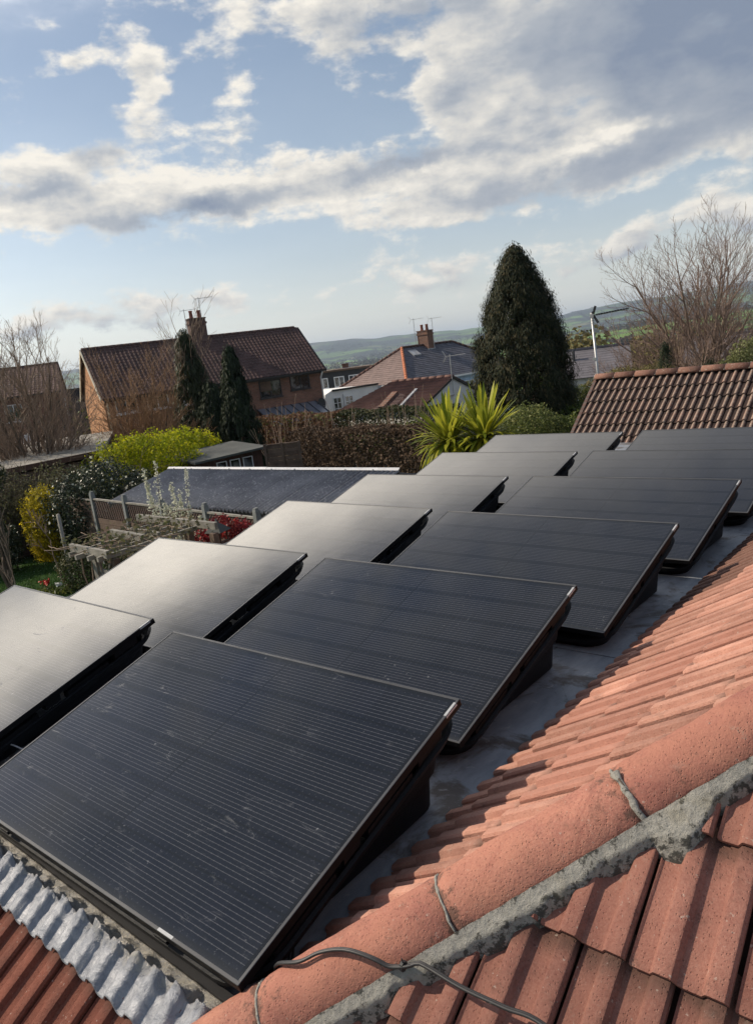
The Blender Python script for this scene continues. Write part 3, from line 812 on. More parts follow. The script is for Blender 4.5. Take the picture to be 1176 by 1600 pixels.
# lead flashing dressed over the edge and down on to the tiles
nx, ny = 520, 30; V = []
xa, xb = -2.4, 1.90
PITCH = (COVER_W + 0.0016) / 2; PH = 2.703 - 0.0            # rib phase of the tiles below
for i in range(nx + 1):
    x = xa + (xb - xa) * i / nx
    ph = ((x - PH) / PITCH) % 1.0
    rib = 1.0 / (1 + math.exp(-(ph - 0.46) * 26)) * 1.0 / (1 + math.exp((ph - 0.97) * 34)) + 1.0 / (1 + math.exp((ph - -0.03) * 34))
    edge = -0.134 + 0.006 * noise.noise(Vector((x * 3, 0, 0)))
    for j in range(ny + 1):
        t = j / ny
        y = 0.033 + (edge - 0.033) * t
        zs = -0.091 + TAN * y
        flat = -0.118
        zz_ = min(flat, zs + 0.014) if y < 0.06 else flat
        k = min(max((t + 0.04 - 0.07 * noise.noise(Vector((x * 9, 5, 0)))) / 0.34, 0), 1)
        soft = k * k * (3 - 2 * k)
        zz_ = flat * (1 - soft) + (zs + 0.018) * soft if zs + 0.018 < flat + 0.03 else flat
        zz_ += rib * 0.026 * soft
        cr = (1 - abs(2 * min(max(t, .0), .7) / .7 - 1)) * 0.018 + 0.0015
        zz_ += cr * (noise.noise(Vector((x * 22, y * 22, 0))) + 0.6 * noise.noise(Vector((x * 60, y * 60, 3)))) + 0.0012 * noise.noise(Vector((x * 30, y * 9, 9)))
        V.append((x - HL.x, y - HL.y, zz_ - HL.z))
V = np.array(V); k = ny + 1
I, J = np.meshgrid(np.arange(nx), np.arange(ny), indexing='ij')
q = np.stack([I*k+J, I*k+J+1, (I+1)*k+J+1, (I+1)*k+J], -1).reshape(-1, 4)
lead = link('lead_flashing', fastmesh('lead_flashing', V, q, [M_LEAD], True), house)
sm = lead.modifiers.new('thickness', 'SOLIDIFY'); sm.thickness = 0.004; sm.offset = -1

# ------------------------------------------------------------------ cable over the hip
cb = MB()
path = [(1.50, 0.55, -0.12), (1.66, 0.36, -0.12), (1.78, 0.24, -0.118), (1.822, 0.175, -0.112), (1.85, 0.135, -0.075), (1.90, 0.118, -0.005), (1.973, 0.124, 0.060), (2.02, 0.157, 0.084), (2.082, 0.182, 0.108), (2.153, 0.198, 0.117), (2.216, 0.217, 0.103), (2.28, 0.232, 0.082), (2.393, 0.230, 0.105), (2.504, 0.235, 0.112), (2.60, 0.24, 0.120), (2.80, 0.20, 0.09), (3.3, 0.05, 0.0)]
def spline(pts, n=6):
    pts = [Vector(p) for p in pts]; out = []
    for i in range(len(pts) - 1):
        p0, p1, p2, p3 = pts[max(i-1, 0)], pts[i], pts[i+1], pts[min(i+2, len(pts)-1)]
        for k in range(n):
            t = k / n
            out.append(0.5 * ((2*p1) + (p2-p0)*t + (2*p0-5*p1+4*p2-p3)*t*t + (3*p1-p0-3*p2+p3)*t**3))
    return out + [pts[-1]]
sp = spline(path)
for p_ in sp:
    m_ = p_ - HA; b_ = m_ - HU * m_.dot(HU)
    if p_.z > -0.08 and b_.length < 0.130 and b_.length > 1e-4: p_ += b_.normalized() * (0.130 - b_.length)
    if p_.x > 2.15 and p_.z < -0.091 + TAN * p_.y + 0.078: p_.z = -0.091 + TAN * p_.y + 0.078
c0 = Vector(path[4])
cable = thing('cable', 'pair of thin black cables tied together, looped over the red hip tiles', 'cable', c0)
MB().tube([p - c0 for p in sp], 0.0042, 8).build('strand', M_CABLE, cable, True)
off = [p - c0 + Vector((0.004, -0.007, 0.004)) * (1 if i > 30 else 1 + (30 - i) * 0.12) for i, p in enumerate(sp)]
MB().tube(off, 0.0040, 8).build('strand', M_CABLE, cable, True)
pt = sp[62] - c0
MB().tube([pt + Vector((-.004, 0, 0)), pt + Vector((.004, 0, 0))], 0.0125, 8).tube([pt + Vector((0, 0, 0.006)), pt + Vector((0.004, -0.006, 0.028))], 0.0016, 5).build('cable_tie', M_CABLE, cable)
p2 = spline([(-0.9, 0.20, -0.118), (-0.62, 0.25, -0.08), (-0.42, 0.30, -0.055), (-0.335, 0.325, -0.05), (-0.265, 0.352, -0.05), (-0.163, 0.364, -0.055), (-0.05, 0.42, -0.10), (0.2, 0.5, -0.122)])
cc = Vector((-0.3, 0.34, -0.05))
gc = tag(MB().tube([p - cc for p in p2], 0.004, 6).build('cable', M_GREYCABLE, None, True, loc=cc), 'thin pale grey cable bridging the gap below the leftmost solar panel', 'cable')
# ------------------------------------------------------------------ solar panels, each on its plastic ballast tub
TILT = D2R(15.33); PW, PD = 1.722, 1.134
mb = MB().box(0.010, PW-0.010, 0.010, PD-0.010, -0.006, -0.0018); lam_me = fastmesh('laminate', mb.v, mb.f, [M_PV])
def frame_mesh():
    mb = MB(); t = 0.011; h = 0.030
    mb.box(0, PW, 0, t, -h, 0.0); mb.box(0, PW, PD-t, PD, -h, 0.0)
    mb.box(0, t, t, PD-t, -h, 0.0); mb.box(PW-t, PW, t, PD-t, -h, 0.0)
    mb.box(0.002, 0.03, 0.01, PD-0.01, -h, -h+0.002); mb.box(PW-0.03, PW-0.002, 0.01, PD-0.01, -h, -h+0.002)
    me = fastmesh('frame', mb.v, mb.f, [M_FRAME])
    bm = bmesh.new(); bm.from_mesh(me); bmesh.ops.bevel(bm, geom=bm.edges[:], offset=0.0012, segments=1, affect='EDGES')
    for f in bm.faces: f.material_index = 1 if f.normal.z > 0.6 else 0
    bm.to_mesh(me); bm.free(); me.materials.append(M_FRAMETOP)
    return me
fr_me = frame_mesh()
st_me = fastmesh('label_sticker', *(lambda m: (m.v, m.f))(MB().box(PW-0.0115, PW-0.0015, PD-0.095, PD-0.025, 0.0002, 0.0010).box(PW-0.0002, PW+0.0006, PD-0.095, PD-0.025, -0.010, -0.002)), [M_STICKER])
st2_me = fastmesh('label_sticker', *(lambda m: (m.v, m.f))(MB().box(PW-0.36, PW-0.29, 0.0015, 0.0105, 0.0002, 0.0009)), [M_STICKER])
ct15, st15, tt15 = math.cos(TILT), math.sin(TILT), math.tan(TILT)
def zt(y): return y * tt15                      # height of the panel's plane over plan distance y
def rrect(x0, x1, y0, y1, r, zf, n=7):
    pts = []
    for cx, cy, a0 in ((x1-r, y0+r, -90), (x1-r, y1-r, 0), (x0+r, y1-r, 90), (x0+r, y0+r, 180)):
        for k in range(n):
            a = D2R(a0 + 90 * k / (n-1)); px_, py_ = cx + r*math.cos(a), cy + r*math.sin(a)
            pts.append((px_, py_, zf(py_)))
    return pts
def loft(rings, close_bottom=True):
    V = [p for r_ in rings for p in r_]; n = len(rings[0]); F = []
    for i in range(len(rings)-1):
        F += [[i*n+j, i*n+(j+1) % n, (i+1)*n+(j+1) % n, (i+1)*n+j] for j in range(n)]
    if close_bottom: F.append(list(range(n))[::-1])
    return V, F
FL = DECK + 0.006
DP = PD * ct15
rings = [rrect(0.10, 1.60, 0.13, 1.02, 0.09, lambda y: FL),
         rrect(0.085, 1.62, 0.11, 1.045, 0.10, lambda y: FL + 0.02),
         rrect(0.075, 1.635, 0.10, 1.055, 0.11, lambda y: max(FL + 0.03, FL + (zt(y) - FL) * 0.42)),
         rrect(0.060, 1.655, 0.085, 1.070, 0.12, lambda y: max(FL + 0.035, FL + (zt(y) - FL) * 0.43)),
         rrect(0.045, 1.672, 0.055, 1.088, 0.13, lambda y: zt(y) - 0.112),
         rrect(0.005, 1.712, 0.030, 1.122, 0.15, lambda y: zt(y) - 0.106),
         rrect(-0.006, 1.724, 0.022, 1.132, 0.15, lambda y: zt(y) - 0.078),
         rrect(0.006, 1.712, 0.034, 1.118, 0.14, lambda y: zt(y) - 0.072),
         rrect(0.060, 1.660, 0.080, 1.050, 0.12, lambda y: zt(y) - 0.17)]
V, F = loft(rings); tub_me = fastmesh('ballast_tub', V, F, [M_PLASTIC]); smooth_by_angle(tub_me, 40)
rib_mes = []
for sx in (0, 1):
    rb = MB()
    for y0, y1, up in ((0.14, 0.40, 0), (0.44, 0.52, 1), (0.56, 0.80, 0), (0.84, 0.98, 1)):
        xa_, xb_ = ((1.662, 1.708) if sx else (0.01, 0.056))
        o_ = 0.022 if up else 0.0
        p_ = [(x_, y_, zt(y_) + dz_) for dz_ in (-0.090 + o_, -0.033 - (0.0 if up else 0.022)) for y_ in (y0, y1) for x_ in (xa_, xb_)]
        i = rb.addv(p_)
        rb.f += [[i, i+2, i+3, i+1], [i+4, i+5, i+7, i+6], [i, i+1, i+5, i+4], [i+2, i+6, i+7, i+3], [i, i+4, i+6, i+2], [i+1, i+3, i+7, i+5]]
    rib_mes.append(fastmesh('moulded_rib', rb.v, rb.f, [M_PLASTIC]))
clamp_me = fastmesh('clamp', *(lambda m: (m.v, m.f))(MB().box(-.03, .03, -.012, .012, -.045, -.031)), [M_PLASTIC])

ROWS = [  # x, y, yaw, z of the low left corner, label
    (0.106, -0.003, 0.0161, 0.0, 'nearest solar panel, dusty with smears, its low edge beside the lead flashing'),
    (-0.062, 1.266, 0.0082, 0.0, 'second panel back in the right column, with white bird-lime splashes near its left edge'),
    (-0.015, 2.535, -0.0103, 0.0, 'third panel back in the right column, mid way along the grey strip of flat roof'),
    (-0.017, 3.832, -0.0178, 0.0, 'fourth panel back in the right column, its right end beside the far pink tile eaves'),
    (-0.008, 5.070, 0.0013, 0.0, 'fifth panel back in the right column, running out of frame at the right'),
    (-0.003, 6.356, 0.0006, 0.0, 'farthest panel of the right column, just below the weathered tile roof at the right'),
    (-1.987, 0.108, -0.0006, 0.0, 'leftmost solar panel, pale with sky glare, cut off by the left picture edge'),
    (-2.052, 1.338, 0.0153, 0.0, 'second panel of the left column, glaring pale, just left of the nearest panel'),
    (-1.993, 2.693, -0.0183, 0.0, 'third panel of the left column, its far corner by the red photinia bush'),
    (-2.018, 3.908, 0.002, 0.0, 'fourth panel of the left column, its top edge against the corrugated shed roof'),
    (-1.950, 5.177, -0.0046, 0.0, 'fifth panel of the left column, directly below the spiky cordyline plants'),
    (-1.994, 6.446, -0.0063, 0.0, 'farthest panel of the left column, in front of the green shrubs and tile roof verge')]
proto = None
for k, (x_, y_, yw, z_, lab) in enumerate(ROWS):
    z_ = -0.022 if k > 5 else 0.0
    t = thing('solar_panel', lab, 'solar panel', (x_, y_, z_), yw, 'black solar panels in two columns on the flat roof')
    tub = link('ballast_tub', tub_me, t)
    if k > 5: tub.location.z = 0.022 * 0.0
    for rm in rib_mes: link('moulded_rib', rm, tub)
    lam = link('laminate', lam_me, t, rot=(TILT, 0, 0))
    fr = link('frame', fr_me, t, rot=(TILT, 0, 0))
    link('label_sticker', st_me, fr)
    if k == 0: link('label_sticker', st2_me, fr)
    for cx_ in (.35, 1.36):
        for cy_ in (.008, PD-.008): link('clamp', clamp_me, fr, (cx_, cy_, 0))
    if k > 5: tub.scale.z = 1.0

# a dry leaf caught in the gap, and a brick weight showing under one panel
lf_ = MB().poly([(0, 0, 0), (.035, .012, .012), (.06, 0, .004), (.03, -.018, .010)], 0.002)
tag(lf_.build('dry_leaf', simple('dry_leaf_yellow', (0.55, 0.42, 0.18), 0.8), loc=(-0.80, 1.311, -0.112)), 'curled yellow dry leaf caught in the dark gap between the panel columns', 'leaf')
# ------------------------------------------------------------------ plants
def leaf_quads(Pn, Nn, size, aspect=0.5, jitter=0.6, sizevar=0.35, droop=None):
    n = len(Pn)
    Nn = Nn + rng.normal(0, jitter, (n, 3)); Nn /= np.linalg.norm(Nn, axis=1, keepdims=True) + 1e-9
    a = rng.normal(0, 1, (n, 3))
    if droop is not None: a = a * (1 - abs(droop[3])) + np.array(droop[:3])[None, :] * droop[3] * 3
    T = np.cross(Nn, a); T = np.cross(T, Nn); T /= np.linalg.norm(T, axis=1, keepdims=True) + 1e-9
    B = np.cross(Nn, T)
    s = size * (1 + rng.uniform(-sizevar, sizevar, (n, 1)))
    V = np.stack([Pn - T*s*0.5, Pn + B*s*aspect*0.5 + Nn*s*0.06, Pn + T*s*0.5, Pn - B*s*aspect*0.5 + Nn*s*0.06], 1).reshape(-1, 3)
    F = np.arange(n * 4).reshape(-1, 4)
    return V, F

def crown_pts(lobes, n, thick=0.22, seed=0, rough=0.25, freq=1.6):
    """points through the outer depth of a set of lobes (cx,cy,cz,rx,ry,rz), with outward normals"""
    L = np.array(lobes, float); w = (L[:, 3]*L[:, 4] + L[:, 4]*L[:, 5] + L[:, 3]*L[:, 5]); w /= w.sum()
    k = rng.choice(len(L), n, p=w)
    d = rng.normal(0, 1, (n, 3)); d /= np.linalg.norm(d, axis=1, keepdims=True)
    c, r = L[k, :3], L[k, 3:]
    ph = seed * 1.7
    bump_ = (np.sin(d[:, 0]*5*freq+ph+k) * np.cos(d[:, 1]*6*freq+ph*2+k*2) + 0.6*np.sin(d[:, 2]*9*freq+d[:, 0]*7*freq+ph+k)) * rough * 0.5
    rad_ = 1 - np.abs(rng.normal(0, thick, n)) + bump_
    Pn = c + d * r * rad_[:, None]
    # drop points buried in another lobe
    keep = np.ones(n, bool)
    for j in range(len(L)):
        q_ = (Pn - L[j, :3]) / L[j, 3:]
        keep &= ~((np.einsum('ij,ij->i', q_, q_) < 0.42) & (k != j))
    return Pn[keep], (d / r)[keep] / np.linalg.norm((d / r)[keep], axis=1, keepdims=True)

def foliage(name, parent, mat, lobes, n, size, aspect=0.55, thick=0.22, rough=0.25, jitter=0.7, seed=0, droop=None, zmin=None, freq=1.6):
    Pn, Nn = crown_pts(lobes, n, thick, seed, rough, freq)
    if zmin is not None: m = Pn[:, 2] > zmin; Pn, Nn = Pn[m], Nn[m]
    V, F = leaf_quads(Pn, Nn, size, aspect, jitter, droop=droop)
    return link(name, fastmesh(name, V, F, [mat]), parent)

def branches(name, parent, mat, segs, sides=4):
    """segs: list of (p0, p1, r0, r1)"""
    A_ = np.array([s[0] for s in segs], float); B_ = np.array([s[1] for s in segs], float)
    R0 = np.array([s[2] for s in segs]); R1 = np.array([s[3] for s in segs])
    d = B_ - A_; d /= np.linalg.norm(d, axis=1, keepdims=True) + 1e-9
    ref = np.where(np.abs(d[:, 2:3]) > 0.9, np.array([[1., 0, 0]]), np.array([[0, 0, 1.]]))
    x = np.cross(d, ref); x /= np.linalg.norm(x, axis=1, keepdims=True); y = np.cross(d, x)
    V = []
    for base, R_ in ((A_, R0), (B_, R1)):
        for j in range(sides):
            a = 2 * math.pi * j / sides
            V.append(base + (x * math.cos(a) + y * math.sin(a)) * R_[:, None])
    V = np.stack(V, 1); n = len(segs)
    F = []
    for j in range(sides):
        F.append([j, (j+1) % sides, sides + (j+1) % sides, sides + j])
    F = (np.arange(n)[:, None, None] * (2*sides) + np.array(F)[None]).reshape(-1, 4)
    return link(name, fastmesh(name, V.reshape(-1, 3), F, [mat]), parent)

def grow(p, d, length, r, depth, out, spread=0.5, up=0.15, split=(2, 3), steps=3, shrink=0.72, wob=0.12, rmin=0.004, trunkout=None):
    p = np.array(p, float); d = np.array(d, float); d /= np.linalg.norm(d)
    seg = length / steps
    tgt = trunkout if (trunkout is not None and depth[0] <= 1) else out
    for k in range(steps):
        d2 = d + rng.normal(0, wob, 3) + np.array([0, 0, up * 0.4]); d2 /= np.linalg.norm(d2)
        q_ = p + d2 * seg; r2 = max(rmin, r * (1 - 0.30 / steps))
        tgt.append((p, q_, r, r2)); p, d, r = q_, d2, r2
        if depth[0] < depth[1] and k < steps - 1 and rng.random() < 0.6:
            grow(p, side_dir(d, spread * 1.25, up), length * shrink * 0.8, r * 0.55, (depth[0] + 1, depth[1]), out, spread, up, split, steps, shrink, wob, rmin, trunkout)
    if depth[0] < depth[1]:
        for _ in range(rng.integers(split[0], split[1] + 1)):
            grow(p, side_dir(d, spread, up), length * shrink * rng.uniform(.85, 1.15), r * 0.68, (depth[0] + 1, depth[1]), out, spread, up, split, steps, shrink, wob, rmin, trunkout)

def side_dir(d, spread, up):
    v = rng.normal(0, 1, 3); v -= d * (v @ d); v /= np.linalg.norm(v)
    o = d + v * math.tan(spread * rng.uniform(.5, 1.2)) + np.array([0, 0, up]); return o / np.linalg.norm(o)

L_CONIF = leafmat('dark_conifer_foliage', (0.012, 0.019, 0.010), (0.040, 0.048, 0.020), 0.75, 0.15, 2.2, (0.085, 0.07, 0.03))
L_THUJA = leafmat('thuja_foliage', (0.012, 0.022, 0.012), (0.038, 0.058, 0.024), 0.7, 0.15, 1.0)
L_IVY = leafmat('ivy_foliage', (0.016, 0.026, 0.012), (0.060, 0.075, 0.028), 0.5, 0.2, 1.2)
L_BEECH = leafmat('dead_beech_leaves', (0.045, 0.030, 0.020), (0.150, 0.098, 0.062), 0.75, 0.25, 1.3, (0.22, 0.15, 0.10))
L_BEECHRED = leafmat('reddish_hedge_leaves', (0.09, 0.045, 0.03), (0.27, 0.15, 0.085), 0.7, 0.3, 0.9, (0.14, 0.16, 0.05))
L_PRIVET = leafmat('dark_green_hedge_leaves', (0.015, 0.024, 0.010), (0.060, 0.075, 0.025), 0.6, 0.25, 1.2, (0.13, 0.12, 0.05))
L_FORS = leafmat('yellow_green_leaves', (0.14, 0.19, 0.010), (0.52, 0.56, 0.020), 0.55, 0.55, 1.1, (0.72, 0.66, 0.03))
L_GOLD = leafmat('golden_conifer_leaves', (0.22, 0.20, 0.015), (0.66, 0.54, 0.03), 0.6, 0.5, 1.6, (0.85, 0.66, 0.04))
L_DARKSH = leafmat('glossy_dark_leaves', (0.010, 0.018, 0.010), (0.040, 0.058, 0.030), 0.35, 0.2, 2.0, (0.10, 0.12, 0.07))
L_BLOSS = leafmat('white_blossom', (0.55, 0.56, 0.42), (0.85, 0.86, 0.74), 0.7, 0.35, 3.0)
L_RED = leafmat('red_young_leaves', (0.10, 0.014, 0.016), (0.36, 0.030, 0.038), 0.45, 0.4, 2.5, (0.60, 0.10, 0.08))
L_PITTO = leafmat('soft_green_leaves', (0.045, 0.070, 0.020), (0.22, 0.26, 0.075), 0.5, 0.4, 2.0, (0.34, 0.34, 0.12))
L_GREEN = leafmat('mid_green_leaves', (0.030, 0.050, 0.014), (0.13, 0.17, 0.035), 0.5, 0.4, 1.5, (0.22, 0.24, 0.05))
L_PALE = leafmat('pale_spring_leaves', (0.13, 0.16, 0.06), (0.38, 0.40, 0.18), 0.6, 0.5, 1.2, (0.50, 0.50, 0.26))
L_OLIVE = leafmat('olive_scrub_leaves', (0.075, 0.065, 0.030), (0.24, 0.20, 0.085), 0.7, 0.4, 0.8, (0.30, 0.27, 0.10))
L_GREYSH = leafmat('grey_green_leaves', (0.055, 0.055, 0.032), (0.21, 0.19, 0.105), 0.7, 0.3, 1.0, (0.13, 0.14, 0.05))
L_FARW = leafmat('distant_wood', (0.035, 0.035, 0.025), (0.10, 0.085, 0.055), 0.8, 0.2, 0.02)

def plant(name, label, cat, x, y, group=None, z=None):
    return thing(name, label, cat, (x, y, gz(x, y) - 0.03 if z is None else z), 0.0, group)

# --- the tall dark conifer
p = P(-29.75, 27.0); t = plant('conifer_tree', 'tall dense dark green conifer tree standing alone, right of the white gabled garage', 'tree', p.x, p.y)
H = 4.05 - t.location.z + 0.15
def conifer(t, H, Rb, n, size, mat, prof, tufts, seed=0, trunk=0.16, name='crown', spread_=0.11):
    # tufts hang over one another like fronds; each tuft is a fan of leaves
    m = tufts
    zz_ = rng.uniform(0.03, 1.0, m) ** 0.9
    aa = rng.uniform(0, 2*math.pi, m)
    rad_ = prof(zz_) * Rb * (1 + 0.07*np.sin(aa*3+seed+zz_*5) + 0.07*np.sin(aa*7+zz_*23)) * (0.80 + 0.30 * rng.beta(2.2, 1.6, m))
    C_ = np.stack([np.cos(aa)*rad_, np.sin(aa)*rad_, zz_*H], 1)
    k = rng.integers(0, m, n)
    out_ = np.stack([np.cos(aa), np.sin(aa), np.full(m, 0.25)], 1)
    spr = Rb * spread_
    off = rng.normal(0, 1, (n, 3)) * np.array([spr, spr, spr*1.5])
    tt = rng.uniform(-1, 1, n)
    Pn = C_[k] + off * 0.75 + out_[k] * (tt*spr*0.9)[:, None]; Pn[:, 2] -= np.abs(tt) * spr * 0.8
    Nn = out_[k] + off / spr * 0.25
    V, F = leaf_quads(Pn, Nn, size, 0.24, 0.38, droop=(0, 0, -1, 0.62))
    link(name, fastmesh(name, V, F, [mat]), t)
    tr = MB().tube([(0, 0, 0), (0.02, 0, H*0.5), (0, 0, H*0.93)], [trunk, trunk*0.6, 0.02], 8); tr.build('trunk', M_BARK, t, True)
    # dark boughs inside
    segs = []
    for _ in range(int(tufts * 0.35)):
        j = rng.integers(0, m); segs.append(((0, 0, C_[j, 2]*0.93), C_[j]*np.array([.93, .93, 1]), 0.02, 0.005))
    branches('bough', t, M_BARK, segs, 3)
conifer(t, H, 1.66, 130000, 0.125, L_CONIF, lambda z: np.interp(z, [0, .08, .25, .45, .62, .78, .90, .97, 1.0], [.90, .98, 1.0, .92, .79, .58, .34, .15, .03]), 1150, 1, spread_=.075)
p = P(-31.9, 25.6); t = plant('conifer_tree', 'small bronze green conifer shrub tucked against the left foot of the tall dark conifer', 'tree', p.x, p.y)
conifer(t, 2.3, 0.45, 3500, 0.10, L_IVY, lambda z: np.interp(z, [0, .3, .8, 1.0], [.8, 1.0, .7, .1]), 90, 4, 0.05)

# --- three dark conifers beside the brick house, the first overgrown and leaning with bare twigs
for (azb, r_, H_, Rb, mat, lab, sd_, nt) in (
        (-54.2, 36.0, 6.15, 1.15, L_IVY, 'ragged ivy-clad tree with bare twigs in front of the brick house chimney', 2, 420),
        (-52.9, 35.0, 4.2, 1.25, L_THUJA, 'broad dark conifer between the ivy-clad tree and the narrow pointed one', 3, 420),
        (-51.2, 33.0, 5.45, 0.85, L_THUJA, 'narrow pointed dark conifer against the middle of the brick house front', 5, 420)):
    p = P(azb, r_); t = plant('thuja_tree', lab, 'tree', p.x, p.y)
    z0 = t.location.z
    top = {2: 3.3, 3: 0.9, 5: 2.35}[sd_]
    H_ = top - z0
    conifer(t, H_, Rb, 20000, 0.22, mat, lambda z: np.interp(z, [0, .2, .45, .7, .9, 1.0], [1.1, 1.0, .82, .52, .26, .05]), nt, sd_, 0.12)
    if sd_ == 2:
        segs = []
        for _ in range(46):
            a = rng.uniform(0, 6.28); zz_ = rng.uniform(.45, .98) * H_
            grow((math.cos(a)*.2, math.sin(a)*.2, zz_), (math.cos(a), math.sin(a), 1.3), rng.uniform(.6, 1.3), 0.016, (1, 3), segs, 0.5, 0.2, (1, 2), 3, 0.7, 0.15, 0.006)
        branches('twigs', t, M_BARKPALE, segs, 3)

# --- bare trees
def bare(name, label, az_, r_, top, half_w, mat, seedv, r_tip, limbs=9, lean=(8, 66), r0=.16, trunkmat=None, kids=(9, 6, 4), flat=1.0, trunk_h=.10, curve=.35, ragged=.2):
    """limbs fan out of a short bole, each reaching for a domed outline, with side branches and twigs"""
    p = P(az_, r_); t = plant(name, label, 'tree', p.x, p.y); H_ = top - t.location.z; rs = np.random.default_rng(seedv)
    big, mid, fine = [], [], []
    z0 = H_*trunk_h
    big.append((np.array((0, 0, 0.)), np.array((0, 0, z0)), r0*1.25, r0))
    def limb(p_, d_, L_, r_a, lev, up):
        n = (9, 6, 4, 3)[lev]; pts = [p_]; rr = [r_a]; d_ = d_ / np.linalg.norm(d_)
        for k in range(n):
            d_ = d_ + rs.normal(0, (.05, .08, .10, .12)[lev], 3) + np.array([0, 0, up/n]); d_ /= np.linalg.norm(d_)
            pts.append(pts[-1] + d_*L_/n); rr.append(max(r_tip*.55, r_a*(1 - .82*((k+1)/n)**.9)))
            tgt = big if rr[-2] > .03 else (mid if lev < 2 else fine)
            tgt.append((pts[-2], pts[-1], rr[-2], rr[-1]))
        if lev >= 3: return
        nk = kids[lev]; phi = rs.uniform(0, 6.28)
        for k in range(nk):
            u = (.22, .15, .12)[lev] + (.98 - .2) * (k + rs.uniform(0, .9)) / nk; u = min(u, .97)
            i_ = int(u*n); f_ = u*n - i_; q_ = pts[i_]*(1-f_) + pts[min(i_+1, n)]*f_
            dd = pts[min(i_+1, n)] - pts[i_]; dd /= np.linalg.norm(dd) + 1e-9
            phi += 2.4; a_ = np.cross(dd, (0, 0, 1.)); 
            if np.linalg.norm(a_) < .05: a_ = np.array([1., 0, 0])
            a_ /= np.linalg.norm(a_); b_ = np.cross(dd, a_); ang = D2R(rs.uniform(24, 44))
            nd = dd*math.cos(ang) + (a_*math.cos(phi) + b_*math.sin(phi))*math.sin(ang)
            nd[2] += .10
            limb(q_, nd, L_*(.58 - .30*u)*rs.uniform(.8, 1.15), max(r_tip, rr[i_]*.60), lev+1, .25)
    for k in range(limbs):
        th = D2R(lean[0] + (lean[1]-lean[0]) * ((k + .5)/limbs)**.8); ph = k*2.39996 + rs.uniform(-.3, .3)
        d_ = np.array([math.sin(th)*math.cos(ph), math.sin(th)*math.sin(ph)*flat, math.cos(th)])
        th2 = th*.80
        R_ = 1/math.sqrt((math.sin(th2)/half_w)**2 + (math.cos(th2)/(H_-z0))**2)
        limb(np.array((0, 0, z0*rs.uniform(.6, 1.0))), d_, R_*rs.uniform(1-ragged, 1.0), r0*rs.uniform(.42, .62), 0, curve)
    branches('trunk', t, trunkmat or M_BARK, big, 8)
    if mid: branches('branches', t, mat, mid, 4)
    branches('twigs', t, mat, fine, 3)
    return t
bare('bare_tree', 'big leafless wide-crowned tree with mauve brown twigs behind the weathered roof at the right', -17.5, 36.0, 4.8, 4.0, M_BARKPURP, 11, .0072, 26, (4, 80), .20, M_BARKPALE, (12, 8, 4), ragged=.12)
bare('bare_tree', 'tall leafless tree of upright shoots at the far left, before the left house', -65.6, 30.0, 4.5, 2.6, M_BARKPALE, 5, .0068, 26, (3, 62), .17, M_BARK, (11, 7, 4), ragged=.35)
bare('bare_tree', 'leafless ochre-twigged tree spreading in front of the brick house left half', -57.9, 34.0, 3.0, 2.6, M_BARKOR, 21, .0070, 24, (5, 76), .14, M_BARK, (11, 7, 4), ragged=.3)
bare('bare_tree', 'hazy pale leafless tree seen in the gap between the two brick houses', -62.1, 95.0, 6.2, 4.5, M_BARKPALE, 31, .022, 12, (5, 70), .25, M_BARKPALE, (8, 5, 3))
bare('bare_tree', 'smaller leafless tree with ochre shoots left of the ochre-twigged tree base', -60.6, 38.0, 0.9, 1.5, M_BARKOR, 41, .008, 9, (5, 60), .08, M_BARK, (7, 5, 3))
bare('bare_tree', 'leafless grey tree beyond the outbuilding roof at the far right edge', -13.3, 44.0, 3.0, 3.0, M_BARKPURP, 51, .009, 11, (5, 70), .16, M_BARKPALE, (8, 5, 3))

# --- hedges
def hedge_pts(L_, D_, H_, n, top_w=1.0):
    """shell of a clipped box: x along, y depth, z up, slightly wavy"""
    a = [L_*H_, L_*H_, L_*D_*top_w, D_*H_, D_*H_]; k = rng.choice(5, n, p=np.array(a)/sum(a))
    u = rng.uniform(0, 1, n); v = rng.uniform(0, 1, n); dep = np.abs(rng.normal(0, .07, n))
    Pn = np.zeros((n, 3)); Nn = np.zeros((n, 3))
    for f, (ax, s_) in enumerate((((1), 0), ((1), 1), ((2), 1), ((0), 0), ((0), 1))):
        m = k == f; dims = (L_, D_, H_); o = [i for i in range(3) if i != ax]
        Pn[m, o[0]] = u[m]*dims[o[0]]; Pn[m, o[1]] = v[m]*dims[o[1]]
        Pn[m, ax] = (dims[ax] - dep[m]) if s_ else dep[m]; Nn[m, ax] = 1 if s_ else -1
    w = 0.07*np.sin(Pn[:, 0]*2.1+Pn[:, 2]*3) + 0.05*np.sin(Pn[:, 0]*5.3+Pn[:, 2]*4.1+1) + 0.03*np.sin(Pn[:, 0]*13+Pn[:, 2]*11)
    Pn += Nn * w[:, None]
    # rounded shoulders
    sh = np.clip((Pn[:, 2] - (H_ - 0.25)) / 0.25, 0, 1)
    Pn[:, 1] = D_/2 + (Pn[:, 1] - D_/2) * (1 - 0.22*sh)
    return Pn, Nn
